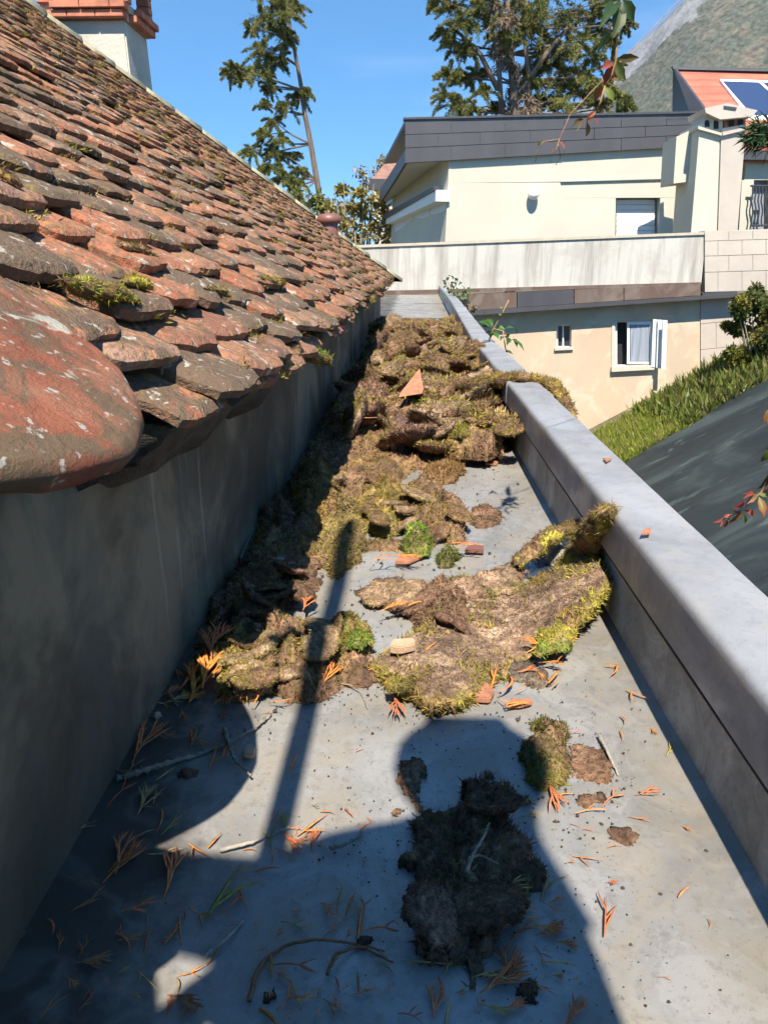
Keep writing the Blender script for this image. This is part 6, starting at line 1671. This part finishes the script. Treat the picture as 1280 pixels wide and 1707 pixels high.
# crumbs of soil strewn on the zinc: one mass
r = np.random.default_rng(606)
Vs, Fs = [], []; bb = 0
tet = np.array([(1, 1, 1), (1, -1, -1), (-1, 1, -1), (-1, -1, 1)], float) * 0.6
tf = np.array([(0, 1, 2), (0, 3, 1), (0, 2, 3), (1, 3, 2)])
def crumbs(n, u0, u1, v0, v1, su, sv, s0, s1, gauss):
    global bb
    for _ in range(n):
        uu, vv = (r.normal(u0, su), r.normal(v0, sv)) if gauss else (r.uniform(u0, u1), r.uniform(v0, v1))
        if vv < 700: continue
        p = on(uu, vv, 0.002)
        if p[0] < XL + 0.01 or p[0] > xr(p[1]) - 0.01: continue
        s_ = s0 + (s1 - s0) * r.random() ** 3
        Q, _r = np.linalg.qr(r.normal(size=(3, 3)))
        Vs.append(tet @ Q * s_ * np.array([1, 1, 0.6]) + p + np.array([0, 0, s_ * 0.3])); Fs.append(tf + bb); bb += 4
crumbs(200, 620, 0, 1400, 0, 60, 80, 0.0005, 0.0022, True)
crumbs(160, 800, 0, 1230, 0, 90, 40, 0.0005, 0.0022, True)
crumbs(260, 700, 0, 1160, 0, 160, 25, 0.0006, 0.0026, True)
crumbs(90, 0, 1280, 1000, 1700, 0, 0, 0.0005, 0.002, False)
crumbs(300, 850, 0, 830, 0, 50, 60, 0.0006, 0.0026, True)
crumbs(150, 900, 0, 1600, 0, 120, 80, 0.0005, 0.0022, True)
crumbs(180, 420, 0, 1180, 0, 120, 30, 0.0006, 0.0026, True)
crumbs(250, 960, 0, 1300, 0, 60, 60, 0.0008, 0.003, True)
crumbs(350, 640, 0, 1000, 0, 170, 90, 0.0015, 0.006, True)
crumbs(250, 690, 0, 800, 0, 110, 40, 0.002, 0.007, True)
o = link_mesh('soil_crumbs', mesh_np('soil_crumbs', np.concatenate(Vs), np.concatenate(Fs), M['mat_crumb'] if 'mat_crumb' in M else M.setdefault('mat_crumb', plain('soil_crumb', (0.07, 0.055, 0.04), 0.95, 0.4, 30))))
tag(o, 'dark soil crumbs strewn over the zinc floor', 'soil', kind='stuff')
# ---------------------------------------------------------------- the photographer stooping behind the lens, whose shadow falls into the picture
def skinned(name, joints, edges, root, mats, matfun, sub=2):
    me = bpy.data.meshes.new(name)
    names = list(joints); idx = {k: i for i, k in enumerate(names)}
    me.from_pydata([joints[k][:3] for k in names], [(idx[a_], idx[b_]) for a_, b_ in edges], [])
    o = bpy.data.objects.new(name, me); COL.objects.link(o)
    o.modifiers.new('skin', 'SKIN')
    for k in names:
        sv = me.skin_vertices[0].data[idx[k]]
        rr_ = joints[k][3]; sv.radius = rr_ if isinstance(rr_, tuple) else (rr_, rr_)
        sv.use_root = (k == root)
    ss = o.modifiers.new('sub', 'SUBSURF'); ss.levels = sub; ss.render_levels = sub
    dg = bpy.context.evaluated_depsgraph_get()
    new = bpy.data.meshes.new_from_object(o.evaluated_get(dg))
    bpy.data.objects.remove(o)
    for m_ in mats: new.materials.append(m_)
    for pl in new.polygons:
        pl.use_smooth = True; pl.material_index = matfun(pl.center)
    return new
M['jacket'] = plain('dark_jacket', (0.04, 0.05, 0.075), 0.9, 0.2, 20)
M['trousers'] = plain('grey_trousers', (0.07, 0.07, 0.075), 0.9, 0.2, 20)
M['skin'] = plain('skin', (0.50, 0.31, 0.22), 0.55, 0.06, 30)
M['phone'] = plain('phone_case', (0.02, 0.02, 0.022), 0.4, 0.1)
M['wood'] = plain('pole_wood', (0.40, 0.27, 0.15), 0.7, 0.2, 12, 0.2, streak=(8, 8, 1))
SX = 0.022
J = {'pelvis': (SX, -0.58, 0.88, 0.14), 'waist': (SX, -0.50, 1.02, (0.14, 0.115)), 'chest': (SX, -0.41, 1.27, (0.15, 0.12)), 'collar': (SX + 0.03, -0.35, 1.39, (0.12, 0.10)), 'neck': (SX + 0.095, -0.31, 1.42, 0.09),
     'jaw': (SX + 0.10, -0.25, 1.44, (0.07, 0.075)), 'head': (SX + 0.10, -0.25, 1.50, (0.083, 0.095)), 'crown': (SX + 0.10, -0.26, 1.55, 0.07),
     'sh_r': (SX + 0.118, -0.34, 1.35, 0.075), 'el_r': (SX + 0.15, -0.23, 0.99, 0.045), 'wr_r': (0.085, -0.085, 0.62, 0.03), 'pa_r': (0.05, -0.055, 0.575, (0.038, 0.018)),
     'sh_l': (SX - 0.13, -0.35, 1.35, 0.06), 'el_l': (-0.275, -0.22, 1.19, 0.048), 'wr_l': (-0.20, -0.245, 0.975, 0.03), 'pa_l': (-0.178, -0.225, 0.945, (0.03, 0.02)),
     'hip_r': (SX + 0.09, -0.58, 0.80, 0.10), 'kn_r': (SX + 0.11, -0.50, 0.45, 0.065), 'an_r': (SX + 0.11, -0.60, 0.085, 0.045), 'to_r': (SX + 0.12, -0.44, 0.04, 0.038),
     'hip_l': (SX - 0.09, -0.58, 0.80, 0.10), 'kn_l': (SX - 0.11, -0.50, 0.45, 0.065), 'an_l': (SX - 0.11, -0.60, 0.085, 0.045), 'to_l': (SX - 0.12, -0.44, 0.04, 0.038)}
EDG = [('pelvis', 'waist'), ('waist', 'chest'), ('chest', 'collar'), ('collar', 'neck'), ('neck', 'jaw'), ('jaw', 'head'), ('head', 'crown'), ('collar', 'sh_r'), ('sh_r', 'el_r'), ('el_r', 'wr_r'), ('wr_r', 'pa_r'),
       ('collar', 'sh_l'), ('sh_l', 'el_l'), ('el_l', 'wr_l'), ('wr_l', 'pa_l'), ('pelvis', 'hip_r'), ('hip_r', 'kn_r'), ('kn_r', 'an_r'), ('an_r', 'to_r'), ('pelvis', 'hip_l'), ('hip_l', 'kn_l'), ('kn_l', 'an_l'), ('an_l', 'to_l')]
def fing(tagn, root, pts, r0):
    prev = root
    for i, q in enumerate(pts):
        k = f'{tagn}{i}'; J[k] = (*q, r0 * (1 - 0.12 * i)); EDG.append((prev, k)); prev = k
for i in range(4):
    fing(f'fr{i}', 'pa_r', [(0.028, -0.036, 0.592 - 0.019 * i), (0.004, -0.030, 0.594 - 0.020 * i), (-0.022, -0.030, 0.592 - 0.020 * i)][: 3], 0.0085)
    fing(f'fl{i}', 'pa_l', [(-0.165, -0.195, 0.977 - 0.02 * i), (-0.138, -0.165, 0.978 - 0.02 * i), (-0.118, -0.188, 0.977 - 0.02 * i)], 0.009)
fing('tr', 'wr_r', [(0.058, -0.060, 0.605), (0.040, -0.052, 0.628)], 0.011)
fing('tl', 'wr_l', [(-0.18, -0.232, 0.985), (-0.152, -0.22, 1.0)], 0.011)
def pm(c):
    if c.z > 1.41 and c.y > -0.33 and abs(c.x - SX - 0.065) < 0.1: return 2
    if c.z < 0.95 and c.y < -0.3: return 1
    if (c.y > -0.10 and c.z > 0.5) or (c.x < -0.11 and c.z < 1.0 and c.z > 0.8): return 2
    return 0
person = link_mesh('person', skinned('person', J, EDG, 'pelvis', [M['jacket'], M['trousers'], M['skin']], pm))
tag(person, 'person stooping in the gutter taking the picture, seen only as a shadow', 'person')
cap_ = MB().lathe((SX + 0.10, -0.255, 1.515), [(0.092, 0), (0.096, 0.02), (0.094, 0.05), (0.086, 0.062), (0.05, 0.066)], 20)
cap_.prism([(SX + 0.02, -0.20, 1.522), (SX + 0.05, -0.13, 1.512), (SX + 0.15, -0.13, 1.512), (SX + 0.18, -0.20, 1.522)], (0, 0, 0.006))
cap_.build('cap', M['jacket'], person, True)
face = MB()
for sx in (-0.03, 0.03): face.lathe((SX + 0.10 + sx, -0.165, 1.485), [(0.002, -0.009), (0.009, -0.004), (0.009, 0.004), (0.002, 0.009)], 10)
face.build('eyes', M['phone'], person, True)
MB().prism([(SX + 0.085, -0.162, 1.445), (SX + 0.115, -0.162, 1.445), (SX + 0.105, -0.162, 1.475), (SX + 0.095, -0.162, 1.475)], (0, 0.03, -0.004)).build('nose', M['skin'], person)
# phone, its lens at the camera
fw = Vector((-_sy * _cp, _cy * _cp, -_sp)); upv = Vector((-_sy * _sp, _cy * _sp, _cp)); rtv = fw.cross(upv)
rotm = Matrix((rtv, fw, upv)).transposed()
pc = Vector(CAM) - fw * 0.018 - upv * 0.055 + rtv * 0.018
ph = MB().box((0, 0, 0), (0.076, 0.008, 0.158)).build('phone', M['phone'], None, bevel=0.003)
ph.matrix_world = Matrix.Translation(pc) @ rotm.to_4x4()
tag(ph, 'dark phone held up by the stooping person', 'phone')
# long-handled tool the other hand holds upright
sv_ = np.array([to_sun.x / to_sun.z, to_sun.y / to_sun.z, 1.0])
foot = np.array([-0.150, -0.36, 0.0]); tip = np.array([-0.135, 1.60, 0.03]) + sv_ * 2.30
pole = MB().tube([foot, foot * 0.5 + tip * 0.5, tip], [0.016, 0.016, 0.019], 14).build('long_pole', M['wood'], None, True)
tag(pole, 'wooden tool handle held upright beside the stooping person, seen as a shadow', 'pole')
q_ = foot * 0.28 + tip * 0.72; q2 = foot * 0.24 + tip * 0.76
MB().tube([q_ + np.array([-0.07, 0, -0.03]), q2 + np.array([0.03, 0, 0.01])], 0.014, 10).build('crosspiece', M['iron'], pole, True)
# ---------------------------------------------------------------- thin valley haze between here and the mountain
hz = NT('haze_air')
for l_ in list(hz.t.links):
    if l_.to_socket.name == 'Surface': hz.t.links.remove(l_)
pv = hz.node('ShaderNodeVolumePrincipled', {'Color': (0.62, 0.80, 1.0), 'Density': 0.00008, 'Anisotropy': 0.2})
hz.t.links.new(pv.outputs[0], hz.n['Material Output'].inputs['Volume'])
o = MB().box((700, 1270, 470), (6600, 2700, 960)).build('haze', hz.m, None)
tag(o, 'thin bluish valley haze in front of the mountain', 'haze', kind='stuff')
